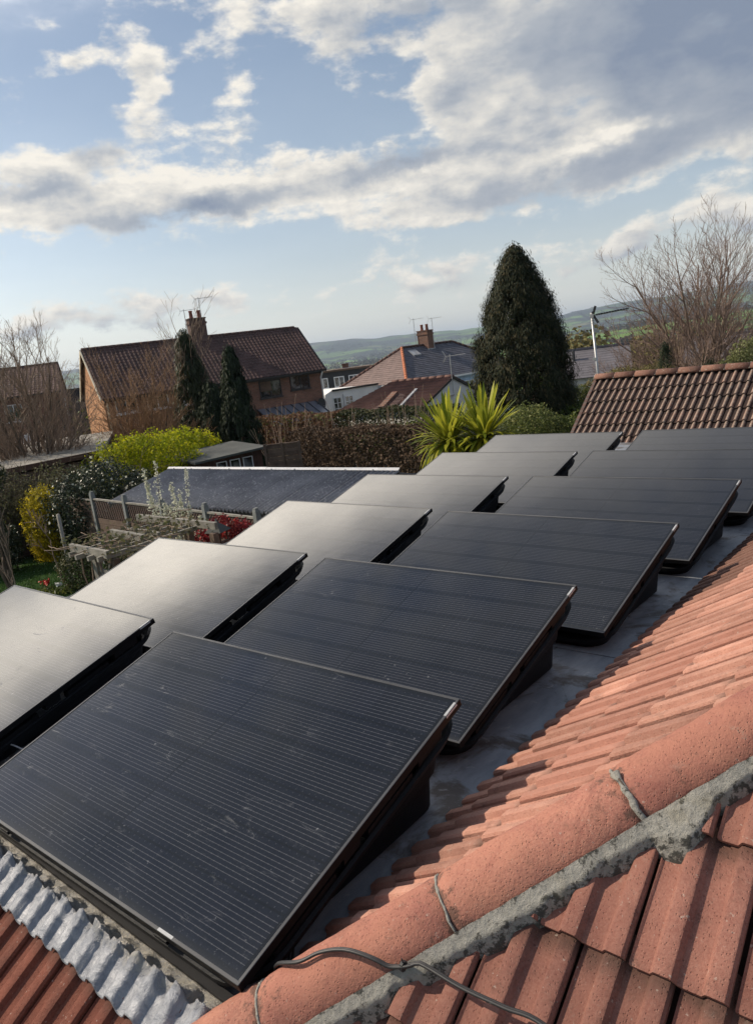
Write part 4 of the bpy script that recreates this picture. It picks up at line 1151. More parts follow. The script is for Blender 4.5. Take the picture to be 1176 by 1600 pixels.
def hedge(label, x0, x1, y0, y1, ztop, mat, n, size, group=None, rz=0.0):
    xm, ym = (x0+x1)/2, (y0+y1)/2; zg = gz(xm, ym)
    t = thing('hedge', label, 'hedge', (x0, y0, zg), rz, group)
    Pn, Nn = hedge_pts(x1-x0, y1-y0, ztop-zg, n)
    V, F = leaf_quads(Pn, Nn, size, 0.7, 0.8); link('foliage', fastmesh('foliage', V, F, [mat]), t)
    segs = []
    for _ in range(int((x1-x0)*22)):
        px_, py_ = rng.uniform(0.1, x1-x0-.1), rng.uniform(.15, y1-y0-.15)
        segs.append(((px_, py_, 0), (px_+rng.normal(0, .15), py_+rng.normal(0, .12), (ztop-zg)*rng.uniform(.6, .93)), 0.016, 0.006))
    branches('stems', t, M_BARK, segs, 3)
    return t
cx, cy = CAM.x, CAM.y
hedge('clipped brown beech hedge, long and box shaped, behind the corrugated shed roof', cx-20.9, cx-13.6, cy+18.7, cy+20.0, -0.98, L_BEECH, 30000, 0.085, 'hedges beyond the shed')
hedge('reddish brown hedge farther back, left of and behind the box-shaped beech hedge', cx-28.9, cx-23.6, cy+24.0, cy+25.4, -0.93, L_BEECHRED, 13000, 0.11, 'hedges beyond the shed')
hedge('dark green hedge in the back row, in front of the brown garage roof', cx-23.5, cx-17.6, cy+24.2, cy+25.6, -0.93, L_PRIVET, 14000, 0.10, 'hedges beyond the shed')
hedge('flat-topped yellow green hedge behind the outbuilding roof verge, right of the tall conifer', cx-12.6, cx-10.6, cy+22.6, cy+24.2, -1.05, L_GREEN, 5000, 0.10)
# tangled stems over the hedges
for (azb, r_, lab, h_, n_) in ((-44.4, 27.5, 'pale twiggy stems poking up from behind the beech hedge near its middle', 2.9, 16), (-38.8, 27.8, 'cluster of pale bare stems before the brown garage roof', 3.2, 22), (-48.4, 28.5, 'thin leafless shrub left of the beech hedge', 3.4, 16)):
    p = P(azb, r_); t = plant('bare_shrub', lab, 'shrub', p.x, p.y, 'leafless shrubs by the hedges'); segs = []
    for _ in range(n_):
        a = rng.uniform(0, 6.28)
        grow((math.cos(a)*.25, math.sin(a)*.25, 0), (math.cos(a)*.35, math.sin(a)*.35, 1), h_*rng.uniform(.5, .8), 0.016, (1, 2), segs, 0.35, 0.3, (1, 2), 3, 0.5, 0.08, 0.007)
    branches('stems', t, M_BARKPALE, segs, 3)
p = P(-42.0, 28.0); t = plant('ivy_mound', 'loose green ivy and bramble mound on top of the back hedge', 'shrub', p.x, p.y)
foliage('foliage', t, L_GREEN, [(0, 0, 1.6, 1.3, .7, .75), (1.6, .9, 1.7, 1.2, .6, .6)], 4500, 0.09)

# --- shrubs: lobes are (x, y, z, rx, ry, rz) from the foot
def shrub(name, label, az_, r_, lobes, mat, n, size, cat='shrub', group=None, stem=M_BARK, thick=0.22, rough=0.3, aspect=.6, extra=None, jitter=.7, freq=1.6):
    p = P(az_, r_); t = plant(name, label, cat, p.x, p.y, group)
    # lobes are given facing the viewer: turn x to run across the line of sight
    a = D2R(az_)
    ex = Vector((math.cos(a), -math.sin(a), 0)); ey = Vector((math.sin(a), math.cos(a), 0))
    L_ = [((ex*l[0]+ey*l[1]).x, (ex*l[0]+ey*l[1]).y, l[2], l[3], l[4], l[5]) for l in lobes]
    foliage('foliage', t, mat, L_, n, size, aspect, thick, rough, jitter, seed=len(label), zmin=0.02, freq=freq)
    segs = []
    for l in L_:
        for _ in range(7):
            e = np.array([l[0], l[1], l[2]]) + rng.normal(0, .45, 3) * np.array(l[3:6])
            m = e * np.array([.5, .5, .55]) + rng.normal(0, .05, 3)
            segs += [((0, 0, 0), m, 0.03, 0.018), (m, e, 0.018, 0.006)]
    branches('stems', t, stem, segs, 4)
    if extra: extra(t, L_)
    return t
shrub('forsythia_bush', 'large bright yellow green spring bush behind the corrugated shed', -58.9, 25.6,
      [(-.65, 0, 2.0, 1.15, 1.0, 1.10), (.75, 0, 2.15, 1.05, 1.0, 1.05), (0, .3, 1.3, 1.8, 1.1, 1.2), (1.45, 0, 1.6, .75, .9, 1.0), (-1.45, .1, 1.6, .7, .8, .95), (0.1, 0, 2.65, .8, .7, .6)], L_FORS, 26000, 0.085)
shrub('forsythia_bush', 'smaller yellow green bush right of the large one, over the dark cabin roof', -55.4, 28.0,
      [(0, 0, 2.3, .85, .8, .85), (.6, 0, 2.3, .7, .6, .65), (-.4, 0, 2.0, .8, .7, 1.1)], L_FORS, 11000, 0.085)
def white_fl(t, L_):
    Pn, Nn = crown_pts(L_, 330, 0.05, 3, 0.3); V, F = leaf_quads(Pn + Nn*0.03, Nn, 0.085, 0.9, 0.4)
    tag(link('flowers', fastmesh('flowers', V, F, [L_BLOSS]), t), kind='stuff')
shrub('viburnum_bush', 'big dark glossy evergreen bush dotted with white flower heads, above the yellow conifer', -61.7, 22.0,
      [(0, 0, 1.75, 1.25, 1.0, .95), (-.8, 0, 1.45, .9, .8, .9), (.95, 0, 1.45, .85, .8, .75), (-.45, -.1, .8, .8, .8, 1.0), (.4, .2, .9, 1.1, .8, .9)], L_DARKSH, 24000, 0.075, extra=white_fl)
shrub('grey_shrub', 'grey green half-leafless shrub left of the dark glossy bush', -64.7, 24.0,
      [(0, 0, 1.9, 1.3, .9, .85), (-1.3, 0, 1.95, 1.2, .8, .85), (.9, 0, 1.7, .9, .8, .8), (-.4, .2, .9, 1.9, .9, .9)], L_GREYSH, 17000, 0.065, thick=0.4)
segs = []
p = P(-64.0, 24.3); t = plant('bare_shrub', 'tangle of leafless arching twigs above the grey green shrub before the pale flat roof', 'shrub', p.x, p.y)
for _ in range(60):
    a = rng.uniform(0, 6.28); rr_ = rng.uniform(0, 1.2)
    grow((math.cos(a)*rr_, math.sin(a)*rr_, 0.6), (math.cos(a)*.7, math.sin(a)*.7, 1), rng.uniform(1.1, 1.9), 0.013, (1, 3), segs, 0.6, 0.0, (1, 2), 3, 0.55, 0.18, 0.0055)
branches('stems', t, M_BARK, segs, 3)
shrub('golden_conifer', 'upright golden yellow conifer bush on the edge of the lawn', -65.9, 22.9,
      [(0, 0, 1.6, .54, .5, .58), (-.12, 0, 1.0, .58, .5, .75), (.15, 0, .65, .55, .5, .62), (0, 0, .4, .5, .5, .45)], L_GOLD, 15000, 0.06, rough=.35)
shrub('evergreen_shrub', 'dark evergreen shrub at the left edge behind the lawn, left of the golden conifer', -69.2, 22.6,
      [(0, 0, .75, .8, .6, .75), (-.9, 0, .9, .8, .6, .8)], L_DARKSH, 11000, 0.07)
shrub('evergreen_shrub', 'dark evergreen foliage of a tree at the left edge, above the garden fence', -68.9, 19.0,
      [(-.1, 0, 3.0, .45, .5, .45), (-.5, 0, 2.6, .5, .4, .6)], L_IVY, 5500, 0.07)
shrub('border_shrub', 'low green border plants under the dark glossy bush behind the pergola', -61.0, 18.2,
      [(0, 0, .5, .9, .4, .5), (1.0, 0, .6, .5, .4, .55), (-1.1, .2, .5, .7, .4, .6)], L_PRIVET, 8000, 0.06)
shrub('border_shrub', 'yellow green shrub growing behind the right post of the rustic pergola', -59.2, 12.6,
      [(0, 0, 1.25, .35, .3, .45), (.25, .1, .9, .4, .3, .6)], L_PITTO, 4200, 0.05)
shrub('photinia_bush', 'red-leaved bush behind the left panel column', -53.9, 12.9,
      [(0, 0, 1.82, .36, .3, .38), (-.32, 0, 1.68, .30, .25, .38), (.32, 0, 1.75, .30, .25, .36), (0, 0, 1.1, .45, .3, .6)], L_RED, 9000, 0.05)
shrub('pittosporum_bush', 'rounded soft green bush in front of the tall dark conifer', -29.6, 21.0,
      [(0, 0, 2.1, .72, .7, .62), (-.5, 0, 1.85, .6, .5, .6), (.6, 0, 1.8, .6, .5, .55), (0, 0, 1.1, .95, .7, 1.0)], L_PITTO, 17000, 0.06)
shrub('evergreen_shrub', 'mid green shrub between the soft green bush and the outbuilding roof verge', -27.1, 21.0,
      [(0, 0, 1.75, .6, .5, .5), (.3, 0, 1.95, .4, .4, .4), (-.5, 0, 1.6, .5, .5, .6), (0, 0, .9, .7, .5, .9)], L_GREEN, 9500, 0.06)
shrub('border_shrub', 'bright yellow green shrub crest just behind the left end of the outbuilding ridge', -25.8, 29.0,
      [(0, 0, 2.1, .9, .6, .7), (1.0, 0, 2.3, .8, .6, .65), (-.9, 0, 1.9, .6, .5, .7)], L_GREEN, 8500, 0.08)
shrub('spring_shrub', 'pale olive shrubs in young leaf behind the outbuilding ridge, left of the small cone conifer', -22.6, 31.0,
      [(0, 0, 2.7, 1.0, .6, .6), (1.1, 0, 2.75, .9, .6, .55), (-1.0, 0, 2.3, .9, .6, .7)], L_OLIVE, 9500, 0.08)
shrub('spring_shrub', 'pale green bush in young leaf at the right edge of the picture', -14.7, 33.0,
      [(0, 0, 3.1, .75, .6, .8), (.7, 0, 3.3, .8, .6, .8), (-.7, 0, 2.5, .6, .6, .7)], L_PALE, 9000, 0.08)
shrub('spring_shrub', 'brownish scrub around the foot of the big fan-shaped bare tree', -17.3, 37.5,
      [(0, 0, 2.5, 1.6, .8, .7), (2.2, 0, 2.4, 1.0, .8, .6), (-2.2, 0, 2.4, 1.4, .8, .7)], L_OLIVE, 8000, 0.09, thick=.4)
for (azb, r_, top, Rb, lab) in ((-19.95, 26.0, 0.62, 0.50, 'small clipped cone conifer peeking over the outbuilding ridge'), (-17.15, 28.0, -0.15, 0.42, 'smallest dark conifer tip right of the clipped cone, over the ridge')):
    p = P(azb, r_); t = plant('conifer_tree', lab, 'tree', p.x, p.y)
    conifer(t, top - t.location.z, Rb*1.15, 9000, 0.06, L_THUJA, lambda z: np.interp(z, [0, .4, .6, .8, .95, 1.0], [1, 1, .88, .55, .2, .05]), 260, 3, 0.05)

# --- cordylines: every blade a part
blade_me = []
M_BLADE = leafmat('cordyline_blade', (0.10, 0.15, 0.015), (0.33, 0.40, 0.035), 0.4, 0.5, 1.0)
nt_ = M_BLADE.node_tree; gb = G(nt_); bb_ = nt_.nodes['Principled BSDF']
rr_ = gb.orand(); cc_ = gb.mix(rr_, (0.13, 0.18, 0.02), (0.58, 0.56, 0.06))
gb.put(bb_.inputs['Base Color'], cc_)
for nd in nt_.nodes:
    if nd.type == 'BSDF_TRANSLUCENT': gb.put(nd.inputs[0], cc_)
for k, (bend, ln) in enumerate(((0.05, 1.0), (0.20, .95), (0.45, .9), (0.85, .85))):
    V = []; F = []; n = 7
    for i in range(n + 1):
        t_ = i / n; w = 0.042 * (0.55 + 1.2*t_) * (1 - t_) ** 0.55 + 0.001
        zc = ln * (t_ - bend * t_ * t_ * 0.55); xc = bend * ln * t_ * t_ * 0.75
        V += [(xc, -w, zc + w*.25), (xc, 0, zc), (xc, w, zc + w*.25)]
    for i in range(n): F += [[3*i, 3*i+1, 3*i+4, 3*i+3], [3*i+1, 3*i+2, 3*i+5, 3*i+4]]
    blade_me.append(fastmesh('leaf', V, F, [M_BLADE], True))
for (azb, r_, zc, n, lab, sc_) in ((-35.75, 19.3, -1.02, 295, 'spiky yellow green cordyline palm, the left one of the pair', 1.45), (-33.05, 18.9, -0.98, 295, 'spiky yellow green cordyline palm, the right one of the pair', 1.48)):
    p = P(azb, r_); t = plant('cordyline_plant', lab, 'palm', p.x, p.y, 'pair of cordylines beside the beech hedge')
    hz_ = zc - t.location.z
    MB().tube([(0, 0, 0), (.03, .02, hz_*.5), (0, 0, hz_)], [.09, .075, .07], 9).build('trunk', M_BARK, t, True)
    for k in range(n):
        u = (k + .5) / n; a = k * 2.39996; pol = math.acos(1 - u * 1.55)
        b_ = 0 if pol < .5 else (1 if pol < 1.0 else (2 if pol < 1.4 else 3))
        o = link('leaf', blade_me[b_], t, (0, 0, hz_ + rng.uniform(-.10, .10)), Euler((0, pol*0.92 + rng.normal(0, .06), a + rng.normal(0, .1)), 'XYZ'))
        o.scale = (sc_*rng.uniform(.82, 1.08),) * 3
p = P(-29.9, 17.6); t = plant('grass_clump', 'spiky strap-leaved clump at the foot of the soft green bush', 'plant', p.x, p.y)
for k in range(60):
    u = (k + .5) / 60; o = link('leaf', blade_me[1 if u < .5 else 2], t, (0, 0, 1.15), (0, math.acos(1-u*.9), k*2.4)); o.scale = (.75,)*3
MB().tube([(0, 0, 0), (0, 0, 1.2)], [.1, .08], 8).build('trunk', M_BARK, t, True)

# --- white blossom shrub
p = P(-57.4, 13.4); t = plant('blossom_shrub', 'slender upright shrub in white blossom in front of the corrugated shed', 'shrub', p.x, p.y)
H0 = -t.location.z; a0 = D2R(-57.4); ex = Vector((math.cos(a0), -math.sin(a0), 0))
segs = []; pts = []
for (x0, x1, top, dn) in ((-.22, -.30, .12, .55), (-.16, -.10, .20, .5), (-.2, -.27, -.15, .9), (-.18, -.05, -.55, .9), (.12, .10, -.22, .9), (.16, .42, -.02, .55), (.13, .24, -.40, .9), (.1, .02, -.62, .9), (.2, .34, -.78, .8), (-.25, -.38, -.72, .9), (.25, .5, -.9, .7), (-.1, -.2, -.85, .9)):
    prev = ex * x0 * 0.4 + Vector((0, 0, 0)); n = 12
    for k in range(1, n + 1):
        t_ = k / n
        q_ = ex * (x0 + (x1 - x0) * t_ ** 1.6) + Vector((0, 0, (top + H0) * t_)) + Vector((rng.normal(0, .012), rng.normal(0, .012), 0))
        segs.append((tuple(prev), tuple(q_), .012*(1-t_)+.004, .012*(1-t_)+.003)); 
        for m in range(int(75 * (dn if t_ > .6 else 1.0))):
            if t_ < .52: continue
            s_ = rng.uniform(0, 1); c_ = prev.lerp(q_, s_); w = .055 * (1.15 - t_) + .012
            pts.append((c_.x + rng.normal(0, w), c_.y + rng.normal(0, w), c_.z + rng.normal(0, w*.8)))
        prev = q_
branches('stems', t, M_BARK, segs, 4)
Pn = np.array(pts); V, F = leaf_quads(Pn, rng.normal(0, 1, Pn.shape), 0.036, 0.9, 0.3); link('blossom', fastmesh('blossom', V, F, [L_BLOSS]), t)

# --- young tree tied to a stake, on the lawn
p = P(-65.6, 19.6)
t = plant('young_tree', 'thin leafless sapling beside a wooden stake on the lawn', 'tree', p.x, p.y); segs = []
grow((0, 0, 0), (-.08, 0, 1), 1.15, 0.018, (0, 3), segs, 0.7, 0.1, (2, 3), 3, 0.5, 0.08, 0.006)
branches('stems', t, M_BARKPALE, segs, 4)
p2 = P(-65.0, 19.3)
tag(MB().tube([(0, 0, 0), (0, 0, 1.75)], 0.045, 8).tube([(0, 0, 1.75), (0, 0, 1.76)], [0.045, 0.03], 8).build('wooden_stake', M_WOODGR, None, True, loc=(p2.x, p2.y, gz(p2.x, p2.y))), 'round grey wooden stake standing upright on the lawn', 'stake')
p = P(-68.6, 17.8)
t = plant('young_tree', 'thin pale leaning trunk at the far left edge of the garden', 'tree', p.x, p.y); segs = []
grow((0, 0, 0), (-.25, 0, 1), 1.7, 0.014, (0, 3), segs, 0.4, 0.2, (2, 2), 4, 0.5, 0.05, 0.008)
branches('stems', t, M_BARKPALE, segs, 5)

# --- daffodils and tulips on the lawn
for k, (azb, r_, colr, lab) in enumerate(((-65.9, 18.6, (0.85, 0.85, 0.80), 'single white flower head on the lawn by the sapling'), (-66.8, 19.0, (0.55, 0.03, 0.02), 'small clump of red tulips on the lawn left of the white flower'))):
    p = P(azb, r_); t = plant('flower', lab, 'flower', p.x, p.y)
    Pn = rng.normal(0, 1, (260, 3)) * np.array([.14, .14, .05]) + np.array([0, 0, .09]); V, F = leaf_quads(Pn, rng.normal(0, 1, Pn.shape), .12, .2, .5); link('leaves', fastmesh('leaves', V, F, [L_GREEN]), t)
    m = 3 if k == 0 else 9
    for _ in range(m):
        c_ = rng.normal(0, .10 if k else .03, 3) * np.array([1, 1, 0]) + np.array([0, 0, .27])
        Pn = c_ + rng.normal(0, .018, (10, 3)); V, F = leaf_quads(Pn, rng.normal(0, 1, Pn.shape), .06, .8, .4)
        link('petals', fastmesh('petals', V, F, [simple('petal', colr, .6) if _ == 0 else bpy.data.materials['petal' + ('' if k == 0 else '.001')]]), t)
# --- short grass on the lawn
n = 26000; aa = rng.uniform(-72, -58, n); rr_ = rng.uniform(15.5, 23.2, n)
Xg = cx + np.sin(np.radians(aa))*rr_; Yg = cy + np.cos(np.radians(aa))*rr_; Zg = height(Xg, Yg)
th = rng.uniform(0, 6.28, n); w = 0.012; h_ = rng.uniform(.02, .06, n)
B0 = np.stack([Xg-np.cos(th)*w, Yg-np.sin(th)*w, Zg], 1); B1 = np.stack([Xg+np.cos(th)*w, Yg+np.sin(th)*w, Zg], 1)
T_ = np.stack([Xg+rng.normal(0, .02, n), Yg+rng.normal(0, .02, n), Zg+h_], 1)
V = np.stack([B0, B1, T_], 1).reshape(-1, 3)
tag(link('lawn_grass', fastmesh('lawn_grass', V, np.arange(n*3).reshape(-1, 3), [leafmat('grass_blade', (0.025, 0.060, 0.012), (0.07, 0.14, 0.03), .6, .3, .5)])), kind='stuff')

# --- scrub and woodland beyond, counted by nobody
def mass(name, spots, mat, size, per, lab=None):
    Pn = []; Nn = []
    for (x_, y_, w_, h2) in spots:
        z_ = gz(x_, y_)
        d = rng.normal(0, 1, (per, 3)); d /= np.linalg.norm(d, axis=1, keepdims=True)
        rr2 = (1 - np.abs(rng.normal(0, .25, per)))[:, None]
        q_ = d * rr2 * np.array([w_, w_, h2*.55]) + np.array([x_, y_, z_ + h2*.5]); Pn.append(q_); Nn.append(d)
    Pn = np.concatenate(Pn); Nn = np.concatenate(Nn)
    V, F = leaf_quads(Pn, Nn, size, .8, .6)
    return tag(link(name, fastmesh(name, V, F, [mat])), kind='stuff')
sp_ = []
for _ in range(130):
    a = rng.uniform(-27, -10); r_ = rng.uniform(70, 170); p = P(a, r_); sp_.append((p.x, p.y, rng.uniform(2, 4), rng.uniform(4.0, 7.5)))
mass('scrub', sp_, L_OLIVE, .55, 420)
sp_ = []
for _ in range(60):
    a = rng.uniform(-64.5, -59); r_ = rng.uniform(60, 160); p = P(a, r_); sp_.append((p.x, p.y, rng.uniform(1.5, 4), rng.uniform(3, 8)))
mass('shrubbery', sp_, L_GREEN, .4, 260)
# hedgerow trees and copses across the plain
sp_ = []
for ln_ in range(46):
    a0_ = rng.uniform(-72, -8); r0_ = 420 * (20 ** rng.uniform(0, 1)) ; p0 = P(a0_, r0_)
    dirn = rng.uniform(0, 3.14); L_ = rng.uniform(150, 900) * (1 + r0_/3000); k = int(L_/rng.uniform(22, 60))
    for j in range(k):
        s_ = (j/k - .5)*L_; x_, y_ = p0.x + math.cos(dirn)*s_ + rng.normal(0, 6), p0.y + math.sin(dirn)*s_ + rng.normal(0, 6)
        d_ = math.hypot(x_-cx, y_-cy)
        if d_ < 380 or d_ > 9000: continue
        sz = rng.uniform(3, 7.5) * (1 + d_/9000); sp_.append((x_, y_, sz, sz*rng.uniform(.9, 1.5)))
for _ in range(26):
    a0_ = rng.uniform(-72, -8); r0_ = rng.uniform(1600, 8500); p0 = P(a0_, r0_)
    for j in range(45):
        x_, y_ = p0.x + rng.normal(0, 90*(1+r0_/4000)), p0.y + rng.normal(0, 70*(1+r0_/4000)); sz = rng.uniform(8, 15)*(1+r0_/9000); sp_.append((x_, y_, sz, sz*1.3))
mass('distant_trees', sp_, L_FARW, 6.0, 34)
# ------------------------------------------------------------------ neighbouring buildings
def roof_sheet(mb, A, B, Cp, D, nx, ny, rib=0.03, step=0.02, sub=4):
    """tiled slope: eave A->B, ridge D->Cp; nx rolls, ny courses, stepped"""
    A, B, Cp, D = map(Vector, (A, B, Cp, D)); nrm = (B-A).cross(D-A).normalized()
    if nrm.z < 0: nrm = -nrm
    W_ = nx * sub
    prev = None
    for j in range(ny):
        for e in (0, 1):
            t = (j + e) / ny; l = A.lerp(D, t); r = B.lerp(Cp, t); row = []
            for i in range(W_ + 1):
                u = i / W_; h = (0.5 - 0.5*math.cos(2*math.pi*i/sub)) ** 1.5 * rib + (step if e == 0 else 0.0)
                row.append(l.lerp(r, u) + nrm * h)
            k = mb.addv(row)
            if prev is not None: mb.f += [[prev+i, prev+i+1, k+i+1, k+i] for i in range(W_)]
            prev = k
    return mb

def window(parent, M, w, h, panes=2, mat=None, bar=0.06, deep=0.05, rows=1, sill=True, z=0.0):
    """window in the local frame M: x along the wall, y out of it, z up; centred"""
    mb = MB(); mb.M = M
    mb.box(-w/2, w/2, 0.0, deep, -h/2, -h/2+bar).box(-w/2, w/2, 0, deep, h/2-bar, h/2)
    xs = [-w/2 + (w-bar)*k/panes for k in range(panes+1)]
    for x_ in xs: mb.box(x_, x_+bar, 0.001, deep-0.001, -h/2+bar, h/2-bar)
    for k in range(1, rows): mb.box(-w/2+bar, w/2-bar, 0.002, deep-.004, -h/2+h*k/rows-.02, -h/2+h*k/rows+.02)
    fr = mb.build('window_frame', mat or M_WHITE, parent)
    for k in range(panes):
        pb = MB(); pb.M = M; pb.box(xs[k]+bar, xs[k+1], 0.004, 0.014, -h/2+bar, h/2-bar); pb.build('pane', M_GLASS, fr)
    if sill:
        sb = MB(); sb.M = M; sb.box(-w/2-.05, w/2+.05, -0.01, deep+.06, -h/2-.07, -h/2-.003); sb.build('window_sill', mat or M_WHITE, fr)
    return fr

def wall_frame(x, y, z, ang=0.0):
    """frame on a wall: local y is the outward normal, turned by ang about z (0: faces -y)"""
    return Matrix.Translation((x, y, z)) @ Matrix.Rotation(ang, 4, 'Z') @ Matrix.Rotation(math.pi, 4, 'Z')

def aerial(label, loc, hgt, rz, elements=7, boom=1.0, group=None, mat=None, tall=0.35):
    mat = mat or M_ALU
    t = thing('television_aerial', label, 'aerial', loc, rz, group)
    MB().tube([(0, 0, 0), (0, 0, hgt)], 0.02, 6).build('mast', mat, t)
    zb_ = hgt - 0.08
    MB().bar((-0.25*boom, 0, zb_), (0.8*boom, 0, zb_+0.03), 0.022).build('boom', mat, t)
    mb = MB()
    for k in range(elements):
        x_ = -0.05*boom + (0.83*boom) * k / (elements - 1); w = tall * (1 - 0.035*k)
        mb.bar((x_, -w/2, zb_ + .02), (x_, w/2, zb_ + .02), 0.009)
    mb.build('director_rods', mat, t)
    mb = MB()
    for s_ in (-1, 1):
        for k in range(4):
            mb.bar((-0.22*boom - .04*k, -w*.75, zb_ + s_*(.05+.055*k)), (-0.22*boom - .04*k, w*.75, zb_ + s_*(.05+.055*k)), 0.009)
        mb.bar((-0.20*boom, 0, zb_), (-0.38*boom, 0, zb_ + s_*.26), 0.014)
    mb.build('reflector', mat, t)
    return t

def chimney(parent, x, y, z0, w, d, h, mat, pots=2):
    c = MB().box(-w/2, w/2, -d/2, d/2, 0, h).box(-w/2-.05, w/2+.05, -d/2-.05, d/2+.05, h*.80, h*.88).box(-w/2-.04, w/2+.04, -d/2-.04, d/2+.04, h, h+.07)
    o = c.build('chimney', mat, parent, loc=(x, y, z0))
    for k in range(pots):
        xx = (k - (pots-1)/2) * w * .5
        MB().tube([(xx, 0, h+.07), (xx, 0, h+.12), (xx, 0, h+.42), (xx, 0, h+.47), (xx, 0, h+.50)], [.13, .115, .10, .125, .11], 10).build('chimney_pot', M_CLAY, o, True)
    MB().box(-w/2-.06, w/2+.06, -d/2-.10, d/2+.10, -.28, .04).build('lead_apron', M_LEADR, o)
    return o

# ---- brick house with the dark tiled roof (long front towards us)
rdx, rdy = 0.33, 0.944; ry = math.atan2(rdy, rdx)
Lp = Vector((CAM.x - 38.96, CAM.y + 21.5, 0)); mid = Lp + Vector((rdx, rdy, 0)) * 6.3
zg = gz(mid.x, mid.y) - .3
t = thing('brick_house', 'red brick two storey house with dark tiled roof, chimney and an orange sunlit gable end', 'house', (mid.x, mid.y, zg), ry)
# local: x along the ridge, -y towards us
LX, HY = 6.3, 3.05; E_ = 1.02 - zg; Rz = 3.62 - zg
MB().box(-LX, LX, -HY+.25, HY-.25, 0, E_).build('wall', M_BRICK, t)
gable = MB()
gable.poly([(-LX-.012, -HY+.24, 0), (-LX-.012, -HY+.24, E_+.0), (-LX-.012, 0, Rz-.12), (-LX-.012, HY-.24, E_), (-LX-.012, HY-.24, 0)], 0.01, (-1, 0, 0)); gable.build('gable_wall', M_BRICKSUN, t)
MB().poly([(LX, -HY+.25, E_), (LX, 0, Rz-.12), (LX, HY-.25, E_)][::-1], 0.2, (1, 0, 0)).build('gable_wall', M_BRICK, t)
for s_, nm in ((-1, 1), (1, 1)):
    mb = MB(); roof_sheet(mb, (-LX-.15, s_*(HY+.15), E_-.12), (LX+.15, s_*(HY+.15), E_-.12), (LX+.15, 0, Rz), (-LX-.15, 0, Rz), 56, 17, 0.035, 0.018)
    if s_ > 0: mb.f = [f[::-1] for f in mb.f]
    tag(mb.build('roof_covering', M_ROOFDK, t), kind='stuff')
MB().poly([(-LX-.1, -HY-.1, E_-.16), (LX+.1, -HY-.1, E_-.16), (LX+.1, 0, Rz-.05), (-LX-.1, 0, Rz-.05)], .05).poly([(-LX-.1, HY+.1, E_-.16), (LX+.1, HY+.1, E_-.16), (LX+.1, 0, Rz-.05), (-LX-.1, 0, Rz-.05)][::-1], .05).build('roof_boarding', M_WOODDK, t)
for k in range(28):
    MB().tube([(0, 0, 0), (.44, 0, 0)], .105, 8).build('ridge_tile', M_ROOFDK, t, True, loc=(-LX-.12 + k*.453, 0, Rz-.01))
mb = MB()
for s_ in (-1, 1): mb.bar((-LX-.19, s_*(HY+.13), E_-.18), (-LX-.19, 0, Rz-.07), .05, .17)
mb.build('bargeboard', M_CREAMP, t)
MB().bar((LX+.19, -HY-.1, E_-.18), (LX+.19, 0, Rz-.07), .05, .17).build('bargeboard', M_BLACKP, t)
MB().bar((-LX-.1, -HY-.22, E_-.17), (LX+.1, -HY-.22, E_-.17), .11, .09).build('gutter', M_BLACKP, t)
MB().box(-LX, LX, -HY-.06, -HY+.20, E_-.30, E_-.20).build('fascia', M_BLACKP, t)
for xx, mt in ((-LX+.12, M_CREAMP), (LX-.1, M_WHITE), (0.4, M_BLACKP)):
    MB().tube([(xx, -HY-.20, E_-.2), (xx, -HY+.14, E_-.55), (xx, -HY+.16, 0)], .045, 8).build('drainpipe', mt, t, True)
fr0 = lambda x_, z_: Matrix.Translation((x_, -HY+.25, z_)) @ Matrix.Rotation(math.pi, 4, 'Z')
MB().box(2.35, 3.0, -HY+.20, -HY+.249, 0.12-zg, .60-zg+.05).build('timber_panel', M_WOODBR, t)
window(t, fr0(2.95, .22-zg), 1.35, .98, 2, M_BLACKP)
window(t, fr0(4.85, .44-zg), 1.25, .98, 2, M_BLACKP)
for xx in (-5.2, -3.55, -1.6): window(t, fr0(xx, .50-zg), 1.15, .95, 2, M_WHITE)
for xx, w_ in ((-4.9, 1.6), (-2.5, 1.2)): window(t, fr0(xx, -1.9-zg), w_, 1.2, 3, M_WHITE)
c = chimney(t, 0.15, 0, Rz-.42, .95, .60, 1.45, M_BRICKDK, 2)
MB().box(2.0, 5.6, -HY-1.9, -HY+.24, 0, -1.95-zg).build('lean_to_wall', M_WOODDK, t)
# lean-to roof of translucent sheets
for k in range(7):
    x0_ = 1.95 + k*.53
    MB().poly([(x0_, -HY-2.05, -1.72-zg), (x0_+.50, -HY-2.05, -1.72-zg), (x0_+.50, -HY+.22, -.86-zg), (x0_, -HY+.22, -.86-zg)], .02).build('roof_sheet', M_POLY, t)
mb = MB()
for k in range(8): mb.bar((1.93+k*.53, -HY-2.07, -1.70-zg), (1.93+k*.53, -HY+.22, -.84-zg), .035, .04)
mb.build('glazing_bar', M_DKCLAD, t)
# satellite dish on the right corner
dsh = MB(); n = 14; V = [(0, 0, 0)]; F = []
for i in range(1, 5):
    for j in range(n):
        a = 2*math.pi*j/n; r_ = .085*i; V.append((r_*math.cos(a), -.10*(i/4)**2, r_*math.sin(a)))
F = [[0, 1+(j+1) % n, 1+j] for j in range(n)] + [[1+(i-1)*n+j, 1+(i-1)*n+(j+1) % n, 1+i*n+(j+1) % n, 1+i*n+j] for i in range(1, 4) for j in range(n)]
bw = Matrix.Translation(t.location) @ Matrix.Rotation(ry, 4, 'Z')
dp = bw @ Vector((5.75, -HY+.02, -1.05-zg))
ds = thing('satellite_dish', 'dark round satellite dish on the right corner of the brick house', 'satellite dish', dp, ry + .3)
link('dish', fastmesh('dish', V, F, [M_DKCLAD], True), ds, (0, -.18, 0)); MB().tube([(0, .22, -.05), (0, -.16, 0)], .02, 6).build('bracket', M_STEEL, ds); MB().tube([(0, -.18, -.2), (0, -.55, -.12)], .012, 5).build('feed_arm', M_STEEL, ds)
